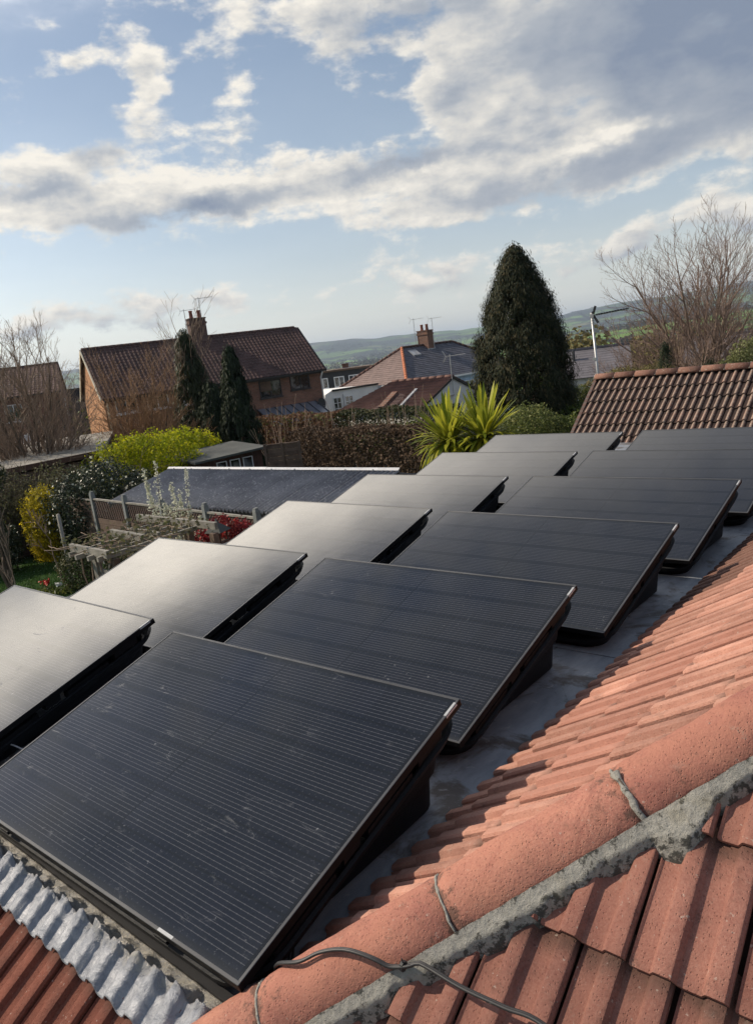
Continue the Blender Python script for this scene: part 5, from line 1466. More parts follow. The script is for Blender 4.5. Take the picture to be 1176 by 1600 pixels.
p1 = bw @ Vector((.52, 0, Rz-.1)); aerial('taller television aerial on the brick house chimney, its rods to the right', p1, 2.35, 0.9, 6, 1.0, None, M_ALU, .30)
p1 = bw @ Vector((-.45, 0, Rz-.1)); aerial('shorter television aerial on the left side of the brick house chimney', p1, 1.75, 0.9, 6, 0.9, None, M_ALU, .30)

# ---- brick house at the far left
d_r = Vector((.50, .866, 0)); ry = math.atan2(d_r.y, d_r.x)
Rr_ = P(-63.0, 57.0); mid = Rr_ - d_r * 5.5; zg = gz(mid.x, mid.y) - .3
t = thing('brick_house', 'plain brick house at the far left, half hidden behind the tall bare tree', 'house', (mid.x, mid.y, zg), ry)
LX, HY = 5.5, 3.6; E_ = 1.75 - zg; Rz = 3.52 - zg
MB().box(-LX, LX, -HY, HY, 0, E_).build('wall', M_BRICK, t)
for s_ in (-1, 1): MB().poly([(s_*LX, -HY, E_), (s_*LX, 0, Rz-.08), (s_*LX, HY, E_)], .02, (s_, 0, 0)).build('gable_wall', M_BRICK, t)
for s_ in (-1, 1):
    mb = MB(); roof_sheet(mb, (-LX-.15, s_*(HY+.25), E_-.12), (LX+.12, s_*(HY+.25), E_-.12), (LX+.12, 0, Rz), (-LX-.15, 0, Rz), 46, 13, .035, .018)
    if s_ > 0: mb.f = [f[::-1] for f in mb.f]
    tag(mb.build('roof_covering', M_ROOFDK, t), kind='stuff')
MB().bar((-LX-.1, 0, Rz+.03), (LX+.1, 0, Rz+.03), .2, .12).build('ridge', M_ROOFDK, t)
MB().bar((-LX-.1, -HY-.30, E_-.15), (LX+.1, -HY-.30, E_-.15), .11, .09).build('gutter', M_BLACKP, t)
fg = lambda y_, z_: Matrix.Translation((LX, y_, z_)) @ Matrix.Rotation(-math.pi/2, 4, 'Z')
window(t, fg(0.1, .55-zg), .75, 1.15, 1); window(t, fg(0.2, -2.1-zg), .75, 1.3, 1)
fr1 = lambda x_, z_: Matrix.Translation((x_, -HY, z_)) @ Matrix.Rotation(math.pi, 4, 'Z')
for xx in (-3.6, -.2, 2.6): window(t, fr1(xx, .6-zg), 1.1, 1.1, 2)
for xx in (-3.4, 2.9): window(t, fr1(xx, -2.0-zg), 1.2, 1.2, 2)
MB().box(.4, 1.25, -HY-.03, -HY, -3.9-zg, -1.6-zg).build('door', M_CREAMP, t)
for xx in (LX-.15, 1.6): MB().tube([(xx, -HY-.06, 0), (xx, -HY-.06, E_-.1)], .05, 6).build('drainpipe', M_BLACKP, t)

# ---- pale flat roofed garage
zr = -0.52
A_, B_, C_, D_ = P(-70.5, 24.2, zr), P(-61.3, 26.2, zr), P(-60.2, 36.5, zr+.05), P(-68.0, 37.5, zr+.05)
o = P(-65, 33, gz(*P(-65, 33).xy)); t = thing('flat_roof_garage', 'long low garage with a pale mineral felt flat roof behind the left garden', 'garage', o)
MB().poly([p - o for p in (A_, B_, C_, D_)][::-1], .12, (0, 0, 1)).build('flat_roof', M_FELT, t)
MB().poly([(p - o) * .985 - Vector((0, 0, .14)) for p in (A_, B_, C_, D_)][::-1], 3.0, (0, 0, 1)).build('wall', M_BRICKDK, t)
mb = MB(); mb.bar(A_-o+Vector((0, 0, -.03)), B_-o+Vector((0, 0, -.03)), .05, .17); mb.build('fascia', M_WOODDK, t)
# white slatted thing beyond it: a small white gate of boards
p = P(-66.2, 39.0, -1.6); gt = thing('garden_gate', 'small white boarded gate leaning beyond the pale flat roof at the left', 'gate', p, D2R(66))
for k in range(5): MB().box(-.42+k*.17, -.42+k*.17+.15, -.02, .02, 0, 1.25+.05*k).build('board', M_WHITE, gt)
mb = MB().box(-.42, .42, .02, .05, .2, .28).box(-.42, .42, .02, .05, .95, 1.03).box(-.5, -.43, -.03, .05, -1.9, 1.3); mb.build('rail', M_WHITE, gt)

# ---- low dark building seen between the two houses
p = P(-61.85, 66, 0); zg = gz(p.x, p.y); t = thing('dark_outbuilding', 'small dark flat building in the gap between the two brick houses', 'outbuilding', (p.x, p.y, zg), D2R(62))
MB().box(-1.6, 1.6, -1.5, 1.5, 0, 1.55-zg).build('wall', M_DKCLAD, t); MB().box(-1.7, 1.7, -1.6, 1.6, 1.553-zg, 1.7-zg).build('flat_roof', M_FELTDK, t)

# ---- dark clad terrace with white windows
A_ = P(-45.9, 70); B_ = P(-40.9, 70); d_ = (B_ - A_); ry = math.atan2(d_.y, d_.x); mid = (A_+B_)/2; zg = gz(mid.x, mid.y)
t = thing('terrace_house', 'dark clad flat roofed terrace with a row of white windows, behind the white house', 'house', (mid.x, mid.y, zg), ry)
Lh = d_.length/2; top = .22 - zg
MB().box(-Lh, Lh, 0, 5, top-2.1, top).build('clad_storey', M_DKCLAD, t); MB().box(-Lh, Lh, .15, 5, 0, top-2.103).build('wall', M_BRICK, t)
MB().box(-Lh-.1, Lh+.1, -.2, 5.1, top+.003, top+.16).build('flat_roof', M_WOODBR, t)
for xx, w_ in ((-2.55, .75), (-1.55, .95), (-.05, .95), (1.3, .95), (2.6, .8)): window(t, Matrix.Translation((xx, 0, top-.95)) @ Matrix.Rotation(math.pi, 4, 'Z'), w_, .95, 2, M_WHITE, .09)
window(t, Matrix.Translation((-2.7, 0, top-2.9)) @ Matrix.Rotation(math.pi, 4, 'Z'), .6, .9, 1, M_WHITE)
chimney(t, .7, 3.0, top+.16, .6, .5, .35, M_BRICK, 0)

# ---- white rendered house
A_ = P(-45.0, 51.5); B_ = P(-40.6, 53.5); d_ = B_-A_; ry = math.atan2(d_.y, d_.x); mid = (A_+B_)/2; zg = gz(mid.x, mid.y)-.3
t = thing('white_house', 'white rendered house wall with two small windows below the sunlit brown slate hip', 'house', (mid.x, mid.y, zg), ry)
Lh = d_.length/2
MB().poly([(-Lh, 0, 0), (Lh, 0, 0), (Lh, 0, -.75-zg), (-Lh+1.0, 0, -.62-zg), (-Lh+.35, 0, -.9-zg), (-Lh, 0, -2.2-zg)], 4.0, (0, -1, 0)).build('wall', M_RENDER, t)
for xx in (-1.05, -.15): window(t, Matrix.Translation((xx, 0, -1.75-zg)) @ Matrix.Rotation(math.pi, 4, 'Z'), .62, 1.15, 2, M_WHITE, .05, rows=3)
MB().box(-Lh+.9, Lh, -.10, .02, -.745-zg, -.62-zg).build('fascia', M_BLACKP, t)
MB().tube([(-.55, -.06, 0), (-.55, -.06, -1.0-zg)], .05, 8).build('drainpipe', M_WHITE, t)

# ---- hipped slate house with pale blue walls
K = P(-38.45, 52.0); u = Vector((-.995, .10, 0)); v = Vector((.10, .995, 0)); u.normalize(); v.normalize()
w_, l_ = 6.5, 12.2; ez, rz_ = -.82, 1.52
org = K + u*w_/2 + v*l_/2; zg = gz(org.x, org.y)-.3
t = thing('hipped_house', 'house with hipped slate roof, orange hip tiles, skylight and pale blue rendered wall', 'house', (org.x, org.y, zg))
def q3(a, b_, z_): p = K + u*a + v*b_ - org; return Vector((p.x, p.y, z_ - zg))
o_ = .25
E1, E2, E3, E4 = q3(-o_, -o_, ez), q3(-o_, l_+o_, ez), q3(w_+o_, l_+o_, ez), q3(w_+o_, -o_, ez)
G1, G2 = q3(w_/2, w_/2, rz_), q3(w_/2, l_-w_/2, rz_)
def slate_slope(poly, mat, name, rows, cols):
    """courses of slates laid as thin stepped strips between eave edge and ridge edge"""
    a, b_, c_, d_ = poly; nrm = (b_-a).cross(d_-a).normalized(); nrm = nrm if nrm.z > 0 else -nrm
    mb = MB()
    for j in range(rows):
        t0, t1 = j/rows, (j+1.15)/rows
        l0, r0_ = a.lerp(d_, t0), b_.lerp(c_, t0); l1, r1_ = a.lerp(d_, min(t1, 1)), b_.lerp(c_, min(t1, 1))
        k = mb.addv([l0+nrm*.03, r0_+nrm*.03, r1_+nrm*.006, l1+nrm*.006, l0, r0_]); mb.f += [[k, k+1, k+2, k+3], [k+4, k+5, k+1, k]]
    # vertical joints, proud by a hair
    for j in range(rows):
        for i in range(cols):
            uu = (i + (.5 if j % 2 else 0)) / cols; t0, t1 = j/rows, (j+1)/rows
            p0_, p1_ = a.lerp(b_, uu), None
            q0, q1 = a.lerp(d_, t0).lerp(b_.lerp(c_, t0), uu), a.lerp(d_, t1).lerp(b_.lerp(c_, t1), uu)
            mb.bar(q0+nrm*.03, q1+nrm*.008, .012, .006, nrm)
    return tag(mb.build(name, mat, t), kind='stuff')
slate_slope([E1, E2, G2, G1], M_SLATE, 'roof_covering', 18, 34)
slate_slope([E4, E1, G1, G1], M_SLATEB, 'roof_covering', 18, 22)
slate_slope([E3, E4, G1, G2], M_SLATE, 'roof_covering', 18, 10)
slate_slope([E2, E3, G2, G2], M_SLATE, 'roof_covering', 18, 10)
for a, b_, nn, mt in ((E1, G1, 16, M_HIPOR), (G1, G2, 14, M_ROOFDK), (E2, G2, 14, M_ROOFDK), (E4, G1, 14, M_ROOFBR), (E3, G2, 12, M_ROOFDK)):
    ln_ = (b_-a)/nn
    for k in range(nn):
        c0 = a + ln_*k; MB().tube([(0, 0, .03), tuple(ln_*.93+Vector((0, 0, .05)))], [.12, .10], 7).build('hip_tile', mt, t, True, loc=c0)
wl = MB(); W1, W2, W3, W4 = q3(0, 0, zg), q3(0, l_, zg), q3(w_, l_, zg), q3(w_, 0, zg)
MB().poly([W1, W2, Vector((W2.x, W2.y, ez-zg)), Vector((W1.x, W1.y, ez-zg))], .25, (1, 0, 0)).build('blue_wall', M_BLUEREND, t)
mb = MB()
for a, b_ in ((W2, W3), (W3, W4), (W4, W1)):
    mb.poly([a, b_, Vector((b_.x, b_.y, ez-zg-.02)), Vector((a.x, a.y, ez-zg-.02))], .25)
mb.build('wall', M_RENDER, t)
mb = MB(); mb.bar(E1+Vector((.1, 0, -.08)), E2+Vector((.1, 0, -.08)), .12, .12).bar(E4+Vector((0, -.05, -.08)), E1+Vector((0, -.05, -.08)), .12, .12); mb.build('gutter', M_WHITE, t)
for b_, z_ in ((5.2, -2.0), (8.4, -1.9), (6.6, -2.0)):
    p_ = q3(0, b_, z_); window(t, Matrix.Translation(p_ + Vector((.003, 0, 0))) @ Matrix.Rotation(-math.pi/2 - .10, 4, 'Z'), 1.0, 1.25, 2, M_WHITE)
# skylight near the top of the dark slope
sl = (E1.lerp(E2, .28)).lerp(G1.lerp(G2, .12), .80); nrm = (E2-E1).cross(G1-E1).normalized(); nrm = nrm if nrm.z > 0 else -nrm
ex_ = (E2-E1).normalized(); ey_ = nrm.cross(ex_)
Ms = Matrix((ex_, ey_, nrm)).transposed().to_4x4(); Ms.translation = sl
sk = MB(); sk.M = Ms; sk.box(-.40, .40, -.35, -.29, 0, .09).box(-.40, .40, .29, .35, 0, .09).box(-.40, -.34, -.29, .29, 0, .09).box(.34, .40, -.29, .29, 0, .09); sf = sk.build('skylight_frame', M_LEADR, t)
sg = MB(); sg.M = Ms; sg.box(-.34, .34, -.29, .29, .05, .07); sg.build('skylight_glass', simple('bright_roof_glass', (.5, .5, .5), .08, 0, .1), sf)
cp = G1.lerp(G2, .47); chimney(t, cp.x, cp.y, cp.z-.3, .95, .70, 1.35, M_BRICK, 2)
cw_ = org + Vector((cp.x, cp.y, 0)); cw_.z = 0
for dx_, h_, lab in ((-.75, 2.0, 'left television aerial beside the hipped house chimney'), (.62, 1.9, 'right television aerial beside the hipped house chimney')):
    e = Vector((.8, .6, 0))*dx_; aerial(lab, (cw_.x+e.x, cw_.y+e.y, 1.0), h_+.6, .55, 6, .95, None, M_ALU, .25)

# ---- garage with brown ribbed tiles and white gable
K0 = Vector((cx-20.0, cy+25.9, 0)); t0_ = .02
L_, D_ = 5.2, 5.3; zr, ze = 0.0, -1.12; zg = gz(K0.x, K0.y)-.3
t = thing('tiled_garage', 'low garage with red brown ribbed tile roof and white gable, before the hipped house', 'garage', (K0.x, K0.y, zg), 0.0)
# local: gable in plane x=0, roof runs to -x, eave at y=0
MB().poly([(0, .1, 0), (0, D_-.1, 0), (0, D_-.1, ze-zg-.05), (0, D_/2, zr-zg-.08), (0, .1, ze-zg-.05)], .2, (1, 0, 0)).build('gable_wall', M_RENDER, t)
MB().box(-L_, -.2, .1, D_-.1, 0, ze-zg-.08).build('wall', M_RENDER, t)
mb = MB(); roof_sheet(mb, (-L_-.1, -.1, ze-zg), (.08, -.1, ze-zg), (.08, D_/2, zr-zg), (-L_+1.7, D_/2, zr-zg), 34, 10, .045, .03); tag(mb.build('roof_covering', M_ROOFBR, t), kind='stuff')
mb = MB(); roof_sheet(mb, (-L_-.1, D_+.1, ze-zg), (.08, D_+.1, ze-zg), (.08, D_/2, zr-zg), (-L_+1.7, D_/2, zr-zg), 34, 10, .045, .03); mb.f = [f[::-1] for f in mb.f]; tag(mb.build('roof_covering', M_ROOFBR, t), kind='stuff')
for k in range(8): MB().tube([(0, 0, 0), (.43, 0, 0)], [.10, .095], 8).build('ridge_tile', M_ROOFBR, t, True, loc=(-L_+1.7+k*.447, D_/2, zr-zg+.0))
MB().bar((.06, -.05, ze-zg-.04), (.06, D_/2, zr-zg-.04), .03, .10).bar((.06, D_+.05, ze-zg-.04), (.06, D_/2, zr-zg-.04), .03, .10).build('verge_strip', M_BLACKP, t)
def onr(x_, tt): return Vector((x_, -.1 + (D_/2+.1)*tt, ze-zg + (zr-ze)*tt + .05))
MB().bar(onr(-1.15, .02), onr(-1.30, .62), .13, .10).build('flue_pipe', M_LEADR, t)
MB().bar(onr(-2.2, .05), onr(-2.35, .52), .30, .25).build('brick_upstand', M_BRICK, t)
mb = MB(); mb.poly([onr(-2.9, 0), onr(-1.5, 0), onr(-1.6, .45), onr(-2.2, .55)], .05, (0, -.4, .9)); mb.build('valley_patch', M_ROOFDK, t)
aerial('pale television aerial on the white garage gable, pointing right', (K0.x+.12, K0.y+D_/2-.2, zr-.75), 1.75, -.1, 6, 1.1, None, M_ALU, .22)
MB().box(.0, .08, D_/2-.45, D_/2-.05, zr-zg-.85, zr-zg-.8).build('aerial_bracket', M_STEEL, t)

# ---- slate roofs to the right of the tall conifer
for azb, r_, L_, zt_, zb_, lab, mt in ((-25.0, 46.0, 4.0, .15, -1.35, 'grey purple slate roof with a flue, right of the tall conifer', M_SLATEP), (-15.8, 52.0, 5.0, -.15, -1.8, 'mauve grey slate roof behind the big bare tree at the right', M_SLATEP)):
    p = P(azb, r_); zg = gz(p.x, p.y)-.3; t = thing('slate_house', lab, 'house', (p.x, p.y, zg), D2R(-azb)); H2 = L_/2
    mb = MB()
    nrow = 12
    for j in range(nrow):
        y0_, z0_ = -2.2*(1-j/nrow), zb_+(zt_-zb_)*j/nrow-zg; y1_, z1_ = -2.2*(1-(j+1.1)/nrow), zb_+(zt_-zb_)*(j+1.1)/nrow-zg
        k = mb.addv([(-H2-.2, y0_, z0_+.022), (H2+.2, y0_, z0_+.022), (H2+.2, y1_, z1_+.01), (-H2-.2, y1_, z1_+.01), (-H2-.2, y0_, z0_), (H2+.2, y0_, z0_)]); mb.f += [[k, k+1, k+2, k+3], [k+4, k+5, k+1, k]]
    mb.poly([(-H2-.2, 2.2, zb_-zg), (H2+.2, 2.2, zb_-zg), (H2+.2, 0, zt_-zg), (-H2-.2, 0, zt_-zg)], .05); tag(mb.build('roof_covering', mt, t), kind='stuff')
    MB().bar((-H2-.2, 0, zt_-zg+.04), (H2+.2, 0, zt_-zg+.04), .2, .12).build('ridge', mt, t)
    MB().box(-H2, H2, -2.0, 2.0, 0, zb_-zg-.02).build('wall', M_RENDER, t)
    MB().poly([(-H2, -2.0, zb_-zg-.02), (-H2, 2.0, zb_-zg-.02), (-H2, 0, zt_-zg-.08)], .1, (-1, 0, 0)).poly([(H2, -2.0, zb_-zg-.02), (H2, 2.0, zb_-zg-.02), (H2, 0, zt_-zg-.08)], .1, (1, 0, 0)).build('gable_wall', M_BRICKDK, t)
    MB().tube([(-.9, -.8, zt_-zg-.9), (-.9, -.8, zt_-zg+.05)], .07, 8).build('flue', M_DKCLAD, t)

# ---- outbuilding with weathered double-roll tiles, at the right
R0_ = P(-24.5, 17.5); psi = D2R(-3); th = D2R(40); zr = 0.36; L_ = 9.2; SL = 2.9
zg = gz(R0_.x, R0_.y)
t = thing('tiled_outbuilding', 'outbuilding with lichened double-roll tile roof and terracotta ridge, right of the panels', 'outbuilding', (R0_.x, R0_.y, zg), psi)
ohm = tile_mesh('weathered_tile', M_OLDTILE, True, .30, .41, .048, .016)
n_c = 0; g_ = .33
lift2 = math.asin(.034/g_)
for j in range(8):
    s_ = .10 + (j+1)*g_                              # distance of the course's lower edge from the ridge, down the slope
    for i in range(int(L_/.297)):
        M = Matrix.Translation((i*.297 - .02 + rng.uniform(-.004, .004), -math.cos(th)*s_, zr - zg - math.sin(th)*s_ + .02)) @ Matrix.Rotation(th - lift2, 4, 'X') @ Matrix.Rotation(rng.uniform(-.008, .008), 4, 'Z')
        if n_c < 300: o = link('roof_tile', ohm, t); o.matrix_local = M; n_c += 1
for k in range(20):
    mb = MB(); m = 10; V = []; F = []
    for e in (0, 1):
        for q_ in range(m+1):
            a = math.pi*(-.06 + 1.12*q_/m); V.append((e*.448, math.cos(a)*.112, math.sin(a)*.085 - .03))
        
    F = [[i, i+1, m+1+i+1, m+1+i] for i in range(m)]
    o = link('ridge_tile', fastmesh('ridge_tile', V, [f[::-1] for f in F], [M_RIDGE], True), t, (-.05 + k*.46, 0, zr-zg+.02), (rng.uniform(-.02, .02), rng.uniform(-.01, .01), 0)); s2 = o.modifiers.new('thickness', 'SOLIDIFY'); s2.thickness = .012
mb = MB()
for k in range(21): MB().tube([(-.062 + k*.46, .1, zr-zg-.01), (-.062 + k*.46, .06, zr-zg+.055), (-.062+k*.46, 0, zr-zg+.079), (-.062 + k*.46, -.06, zr-zg+.055), (-.062 + k*.46, -.125, zr-zg-.02)], .013, 6).build('mortar_joint', M_MORTAR, t, True)

dn = Vector((0, -math.cos(th), -math.sin(th)))
MB().poly([(-.02, 0, zr-zg-.06), tuple(Vector((-.02, 0, zr-zg-.06))+dn*SL), tuple(Vector((L_, 0, zr-zg-.06))+dn*SL), (L_, 0, zr-zg-.06)], .05, (0, -.6, .8)).poly([(-.02, 0, zr-zg-.06), (-.02, 2.2, zr-zg-1.9), (L_, 2.2, zr-zg-1.9), (L_, 0, zr-zg-.06)], .05, (0, .6, .8)).build('roof_boarding', M_WOODDK, t)
MB().bar((-.05, 0, zr-zg-.03), tuple(Vector((-.05, 0, zr-zg-.03))+dn*SL), .07, .09).build('verge_mortar', M_BRICKDK, t)
e_ = Vector((0, 0, zr-zg))+dn*SL
MB().box(.02, L_, e_.y+.15, 2.1, 0, e_.z-.1).build('wall', M_BRICK, t)
MB().poly([(0.015, e_.y+.15, e_.z-.1), (0.015, 0, zr-zg-.1), (0.015, 2.0, zr-zg-1.8), (0.015, 2.0, 0), (0.015, e_.y+.15, 0)], .1, (-1, 0, 0)).build('gable_wall', M_BRICK, t)
# aerial on its pole behind the ridge end
ap = P(-24.72, 18.6); at_ = thing('television_aerial', 'tall galvanised pole with a black-tipped television aerial beside the weathered roof ridge', 'aerial', (ap.x, ap.y, -1.2), D2R(10))
MB().tube([(.12, 0, 0), (0, 0, 2.98)], .028, 10).build('mast', M_STEEL, at_, True)
MB().bar((-.05, 0, 2.90), (.84, .0, 2.955), .018).build('boom', M_ALU, at_)
mb = MB()
for k in range(12): x_ = .12 + k*.062; mb.box(x_-.014, x_+.014, -.09, .09, 2.905+x_*.06, 2.935+x_*.06)
mb.build('director_rods', M_BLACKP, at_)
MB().bar((.0, .0, 2.99), (.14, 0, 2.74), .035, .05).bar((.0, 0, 2.86), (.10, 0, 3.12), .03, .05).build('reflector', M_BLACKP, at_)
mb = MB()
for k, z_ in enumerate((2.74, 2.80, 3.02, 3.09)): mb.bar((.05, -.22, z_), (.05, .22, z_), .010)
mb.build('reflector_rods', M_ALU, at_)
MB().box(-.03, .05, -.03, .03, 2.87, 2.95).box(-.035, .05, -.035, .035, 1.9, 1.96).build('clamp', M_STEEL, at_)

# ---- corrugated shed
SX0, SX1, SY0, SY1 = cx-17.45, cx-9.45, cy+9.55, cy+11.35; ez, rz_ = -1.30, -.84; zg = -3.2
t = thing('corrugated_shed', 'long shed with lichened grey corrugated sheet roof and white metal ridge', 'shed', (SX0, SY0, zg))
W_ = SX1-SX0; D_ = SY1-SY0
nsheet = 8; sw = W_/nsheet
for k in range(nsheet):
    mb = MB(); n = 96; V = []
    for (y_, z_) in ((-.10, ez-zg), (D_, rz_-zg)):
        for i in range(n+1):
            u_ = i/n; V.append((k*sw + u_*sw, y_, z_ - .040*math.sin((k*sw + u_*sw)*2*math.pi*8)))
    F = [[i, i+1, n+2+i, n+1+i] for i in range(n)]
    o = link('roof_sheet', fastmesh('roof_sheet', V, F, [M_CEMENT], True), t); s2 = o.modifiers.new('thickness', 'SOLIDIFY'); s2.thickness = .008
for k in range(4):
    x0_ = k*W_/4
    MB().poly([(x0_, D_-.03, rz_-zg+.03), (x0_+W_/4-.006, D_-.03, rz_-zg+.03), (x0_+W_/4-.006, D_+.03, rz_-zg+.07+(.006 if k % 2 else 0)), (x0_, D_+.03, rz_-zg+.07)], .01, (0, -.3, .95)).build('ridge_flashing', simple('white_painted_metal', (.50, .51, .53), .5, .1, .12, 4) if k == 0 else bpy.data.materials['white_painted_metal'], t)
mb = MB()
for k in range(10): mb.box(.3+k*.78, .318+k*.78, D_-.04, D_-.022, rz_-zg+.03, rz_-zg+.050)
mb.build('fixing_bolts', M_STEEL, t)
MB().poly([(0, D_, rz_-zg-.02), (W_, D_, rz_-zg-.02), (W_, D_*2, ez-zg), (0, D_*2, ez-zg)], .02).build('rear_roof', M_CEMENT, t)
nb = 40
for k in range(nb): MB().box(k*W_/nb+.004, (k+1)*W_/nb-.004, 0, .025, 0, ez-zg-.04).build('wall_board', M_WOODDK, t)
MB().box(.03, W_-.03, .05, D_*2-.1, 0, ez-zg-.08).build('wall', M_WOODDK, t)
MB().box(0, W_, -.07, -.02, ez-zg-.14, ez-zg-.03).build('gutter', M_BLACKP, t)
MB().poly([(.03, .05, ez-zg-.1), (.03, D_, rz_-zg-.04), (.03, D_*2-.1, ez-zg-.1)], .05, (-1, 0, 0)).build('gable_boards', M_WOODDK, t)

# ---- dark timber cabin
A_ = P(-54.9, 24.6); B_ = P(-50.0, 25.6); d_ = B_-A_; ry = math.atan2(d_.y, d_.x); zg = gz(A_.x, A_.y)-.2
t = thing('garden_cabin', 'dark brown timber cabin with three white framed windows behind the shed', 'cabin', (A_.x, A_.y, zg), ry); W_ = d_.length; top = -1.18-zg
nb = 24
for k in range(nb): MB().box(k*W_/nb+.003, (k+1)*W_/nb-.003, 0, .025, 0, top).build('wall_board', M_WOODDK, t)
MB().box(.01, W_-.01, .03, 2.2, 0, top-.01).build('wall', M_WOODDK, t)
MB().poly([(-.15, -.25, top+.02), (W_+.15, -.25, top+.10), (W_+.15, 2.4, top+.22), (-.15, 2.4, top+.14)], .07, (0, 0, 1)).build('felt_roof', M_FELTDK, t)
for xx in (.85, 1.33, 1.80): window(t, Matrix.Translation((xx, -.002, top-.42)) @ Matrix.Rotation(math.pi, 4, 'Z'), .36, .55, 1, M_WHITE, .025, sill=False)

# ---- lap fence between cabin and hedge
A_ = P(-49.6, 24.6); B_ = P(-47.2, 24.2); d_ = B_-A_; ry = math.atan2(d_.y, d_.x); zg = gz(A_.x, A_.y)
t = thing('panel_fence', 'brown larch lap fence between the dark cabin and the beech hedge', 'fence', (A_.x, A_.y, zg), ry); W_ = d_.length; top = -.98-zg
for k in range(13): MB().box(0, W_, -.008 + (k % 2)*.004, .010 + (k % 2)*.004, top-.13*(k+1), top-.13*k-.008, Matrix.Translation((0, 0, 0)) @ Matrix.Rotation(.02*math.sin(k*2.1), 4, 'Y')).build('board', M_WOODBR, t)
for xx in (-.04, W_/2, W_+.04): MB().box(xx-.04, xx+.04, -.05, -.012, 0, top+.05).build('post', M_WOODBR, t)
MB().box(0, W_, -.03, .04, top+.003, top+.03).build('cap_rail', M_WOODBR, t)

# ---- garden fence with concrete posts; boards below, lattice above
FA = Vector((cx-23.9, cy+10.05, 0)); FB = Vector((cx-11.1, cy+8.95, 0)); d_ = FB-FA; ry = math.atan2(d_.y, d_.x)
t = thing('garden_fence', 'garden fence of brown boards with a lattice top between pale concrete posts', 'fence', (FA.x, FA.y, -3.05), ry); W_ = d_.length
npn = 7; bw_ = W_/npn; M_LAT = simple('lattice_timber', (.17, .12, .10), .9, 0, .2, 5)
for k in range(npn+1):
    x_ = k*bw_; MB().box(x_-.055, x_+.055, -.055, .055, 0, 1.93).box(x_-.04, x_+.04, -.04, .04, 1.933, 1.98).build('concrete_post', M_CONC, t)
for k in range(npn):
    x0_, x1_ = k*bw_+.06, (k+1)*bw_-.06; lat = k >= 3
    zt_ = 1.28 if lat else 1.72; nb = 9
    for i in range(nb): MB().box(x0_, x1_, -.010+(i % 2)*.004, .008+(i % 2)*.004, zt_*i/nb+.004, zt_*(i+1)/nb-.004).build('fence_board', M_WOODBR, t)
    MB().box(x0_, x1_, -.03, .03, 1.76 if lat else 1.725, 1.80 if lat else 1.76).build('cap_rail', M_WOODGR, t)
    if lat:
        mb = MB(); n = 17
        for i in range(-5, n):
            a = x0_ + (x1_-x0_)*i/n; 
            for s_, off in ((1, -.006), (-1, .006)):
                xa_, xb_ = (a, a+.46) if s_ > 0 else (a+.46, a); za_, zb2 = 1.30, 1.76
                # clip to the panel
                def at(x_): return za_ + (zb2-za_)*(x_-xa_)/(xb_-xa_)
                lo, hi = max(min(xa_, xb_), x0_), min(max(xa_, xb_), x1_)
                if hi - lo > .02: mb.bar((lo, off, at(lo)), (hi, off, at(hi)), .018, .008, (0, 1, 0))
        mb.build('lattice', M_LAT, t)

# ---- rustic pergola
t = thing('pergola', 'rustic grey timber pergola draped with bare climbing stems at the end of the lawn', 'pergola', (cx-10.35, cy+5.15, -3.05))
zt_ = 2.30
def rough(mb, a, b_, w, h=None): return mb.bar(a, b_, w, h or w)
for (x0_, x1_, y_, z_) in ((-.50, .56, 0.0, zt_), (-.62, .30, .75, zt_+.02), (-.55, .25, 1.05, zt_-.03), (-1.25, .95, 1.62, zt_+.02)):
    rough(MB(), (x0_, y_, z_), (x1_, y_, z_-.03), .06, .11).build('cross_beam', M_WOODGR, t)
for x_, y0_, y1_ in ((-.40, -.1, 1.75), (-.12, -.15, 1.7), (.18, -.12, 1.75), (.42, -.1, 1.72), (-.72, 1.0, 1.9)):
    rough(MB(), (x_, y0_, zt_-.09), (x_+.03, y1_, zt_-.06), .05, .07).build('rafter', M_WOODGR, t)
for x_, y_, mt in ((.10, .05, M_WOODGR), (.50, .12, M_WOODBR), (-.9, 1.62, M_WOODBR), (.2, 1.62, M_WOODBR), (.85, 1.62, M_WOODBR)):
    MB().box(x_-.05, x_+.05, y_-.05, y_+.05, 0, zt_-.13).build('post', mt, t)
for k in range(5): rough(MB(), (.14, .05, 1.98-.28*k), (.46, .10, 1.96-.28*k), .04).build('trellis_rung', M_WOODGR, t)
for a, b_ in (((.14, .0, 1.0), (.46, .05, 1.6)), ((.46, .0, 1.0), (.14, .05, 1.6)), ((.14, 0, 1.55), (.46, .05, 2.1)), ((.46, 0, 1.5), (.14, .05, 2.1))): rough(MB(), a, b_, .028).build('trellis_brace', M_WOODGR, t)
ct_ = thing('climbing_plant', 'bare grey climbing stems tangled over the top of the rustic pergola', 'climber', (cx-10.35, cy+5.9, -3.05)); segs = []
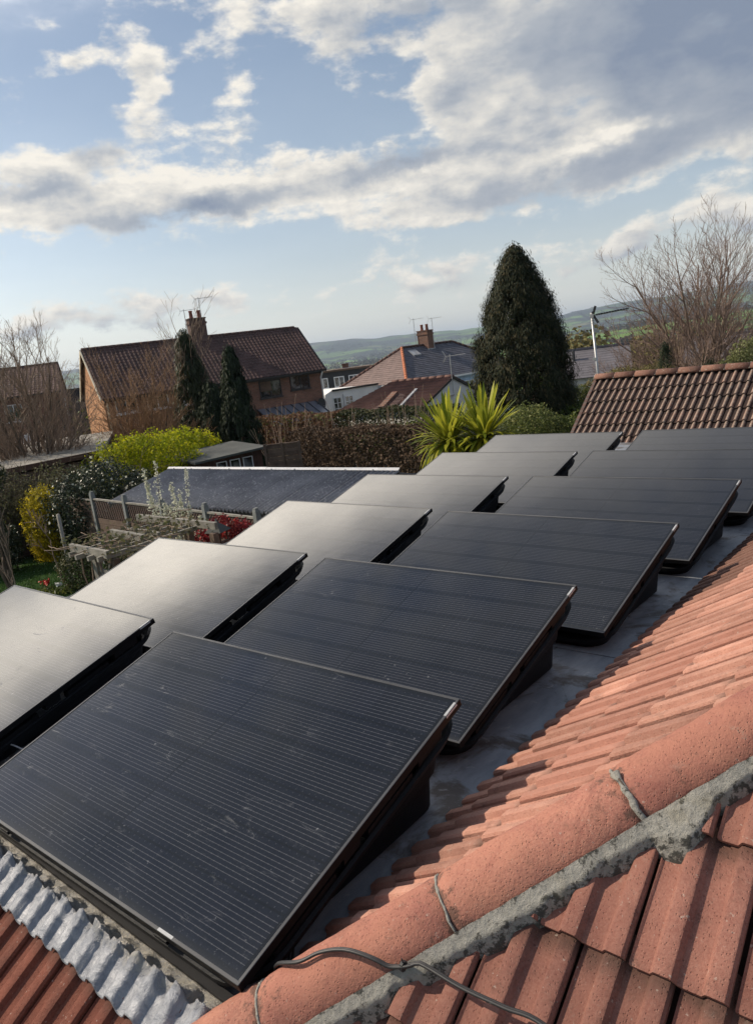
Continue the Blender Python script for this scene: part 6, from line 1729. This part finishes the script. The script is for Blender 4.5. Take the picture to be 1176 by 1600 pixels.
for _ in range(38):
    p_ = np.array([rng.uniform(-.8, .5), rng.uniform(-.9, 1.0), zt_ + rng.uniform(-.05, .06)]); a = rng.uniform(0, 6.28); d2 = np.array([math.cos(a), math.sin(a), 0])
    for k in range(6):
        d2 = d2 + rng.normal(0, .25, 3); d2[2] = d2[2]*.5 + (zt_ + .02 - p_[2])*.8; d2 /= np.linalg.norm(d2); q_ = p_ + d2*.12; segs.append((p_, q_, .007, .006)); p_ = q_
for _ in range(10):
    p_ = np.array([rng.uniform(-.7, .5), rng.choice([-.7, .85]), 0]); 
    for k in range(12): q_ = p_ + np.array([rng.normal(0, .03), rng.normal(0, .03), zt_/12]); segs.append((p_, q_, .012, .011)); p_ = q_
branches('stems', ct_, M_BARKPALE, segs, 4)
Pn = np.stack([rng.uniform(-.9, .9, 700), rng.uniform(-.8, 1.0, 700), rng.normal(zt_+.02, .06, 700)], 1); V, F = leaf_quads(Pn, rng.normal(0, 1, Pn.shape), .06, .7, .5); tag(link('buds', fastmesh('buds', V, F, [L_GREYSH]), ct_), kind='stuff')

# ---- pot-bellied planting box near the blossom shrub, and a bird table
p = P(-54.2, 12.4); bt = thing('bird_table', 'small dark bird table with a pyramid roof beside the red-leaved bush', 'bird table', (p.x, p.y, -3.05), .3)
MB().tube([(0, 0, 0), (0, 0, 1.85)], .03, 8).build('post', M_WOODDK, bt); MB().box(-.12, .12, -.12, .12, 1.85, 1.87).build('tray', M_WOODDK, bt)
mb = MB()
for x_ in (-.1, .1):
    for y_ in (-.1, .1): mb.box(x_-.01, x_+.01, y_-.01, y_+.01, 1.873, 2.04)
mb.build('corner_posts', M_WOODDK, bt)
V = [(-.16, -.16, 2.04), (.16, -.16, 2.04), (.16, .16, 2.04), (-.16, .16, 2.04), (-.03, -.03, 2.18), (.03, -.03, 2.18), (.03, .03, 2.18), (-.03, .03, 2.18), (0, 0, 2.27)]
link('roof', fastmesh('roof', V, [[0, 1, 5, 4], [1, 2, 6, 5], [2, 3, 7, 6], [3, 0, 4, 7], [4, 5, 8], [5, 6, 8], [6, 7, 8], [7, 4, 8], [3, 2, 1, 0]], [M_FELTDK]), bt)
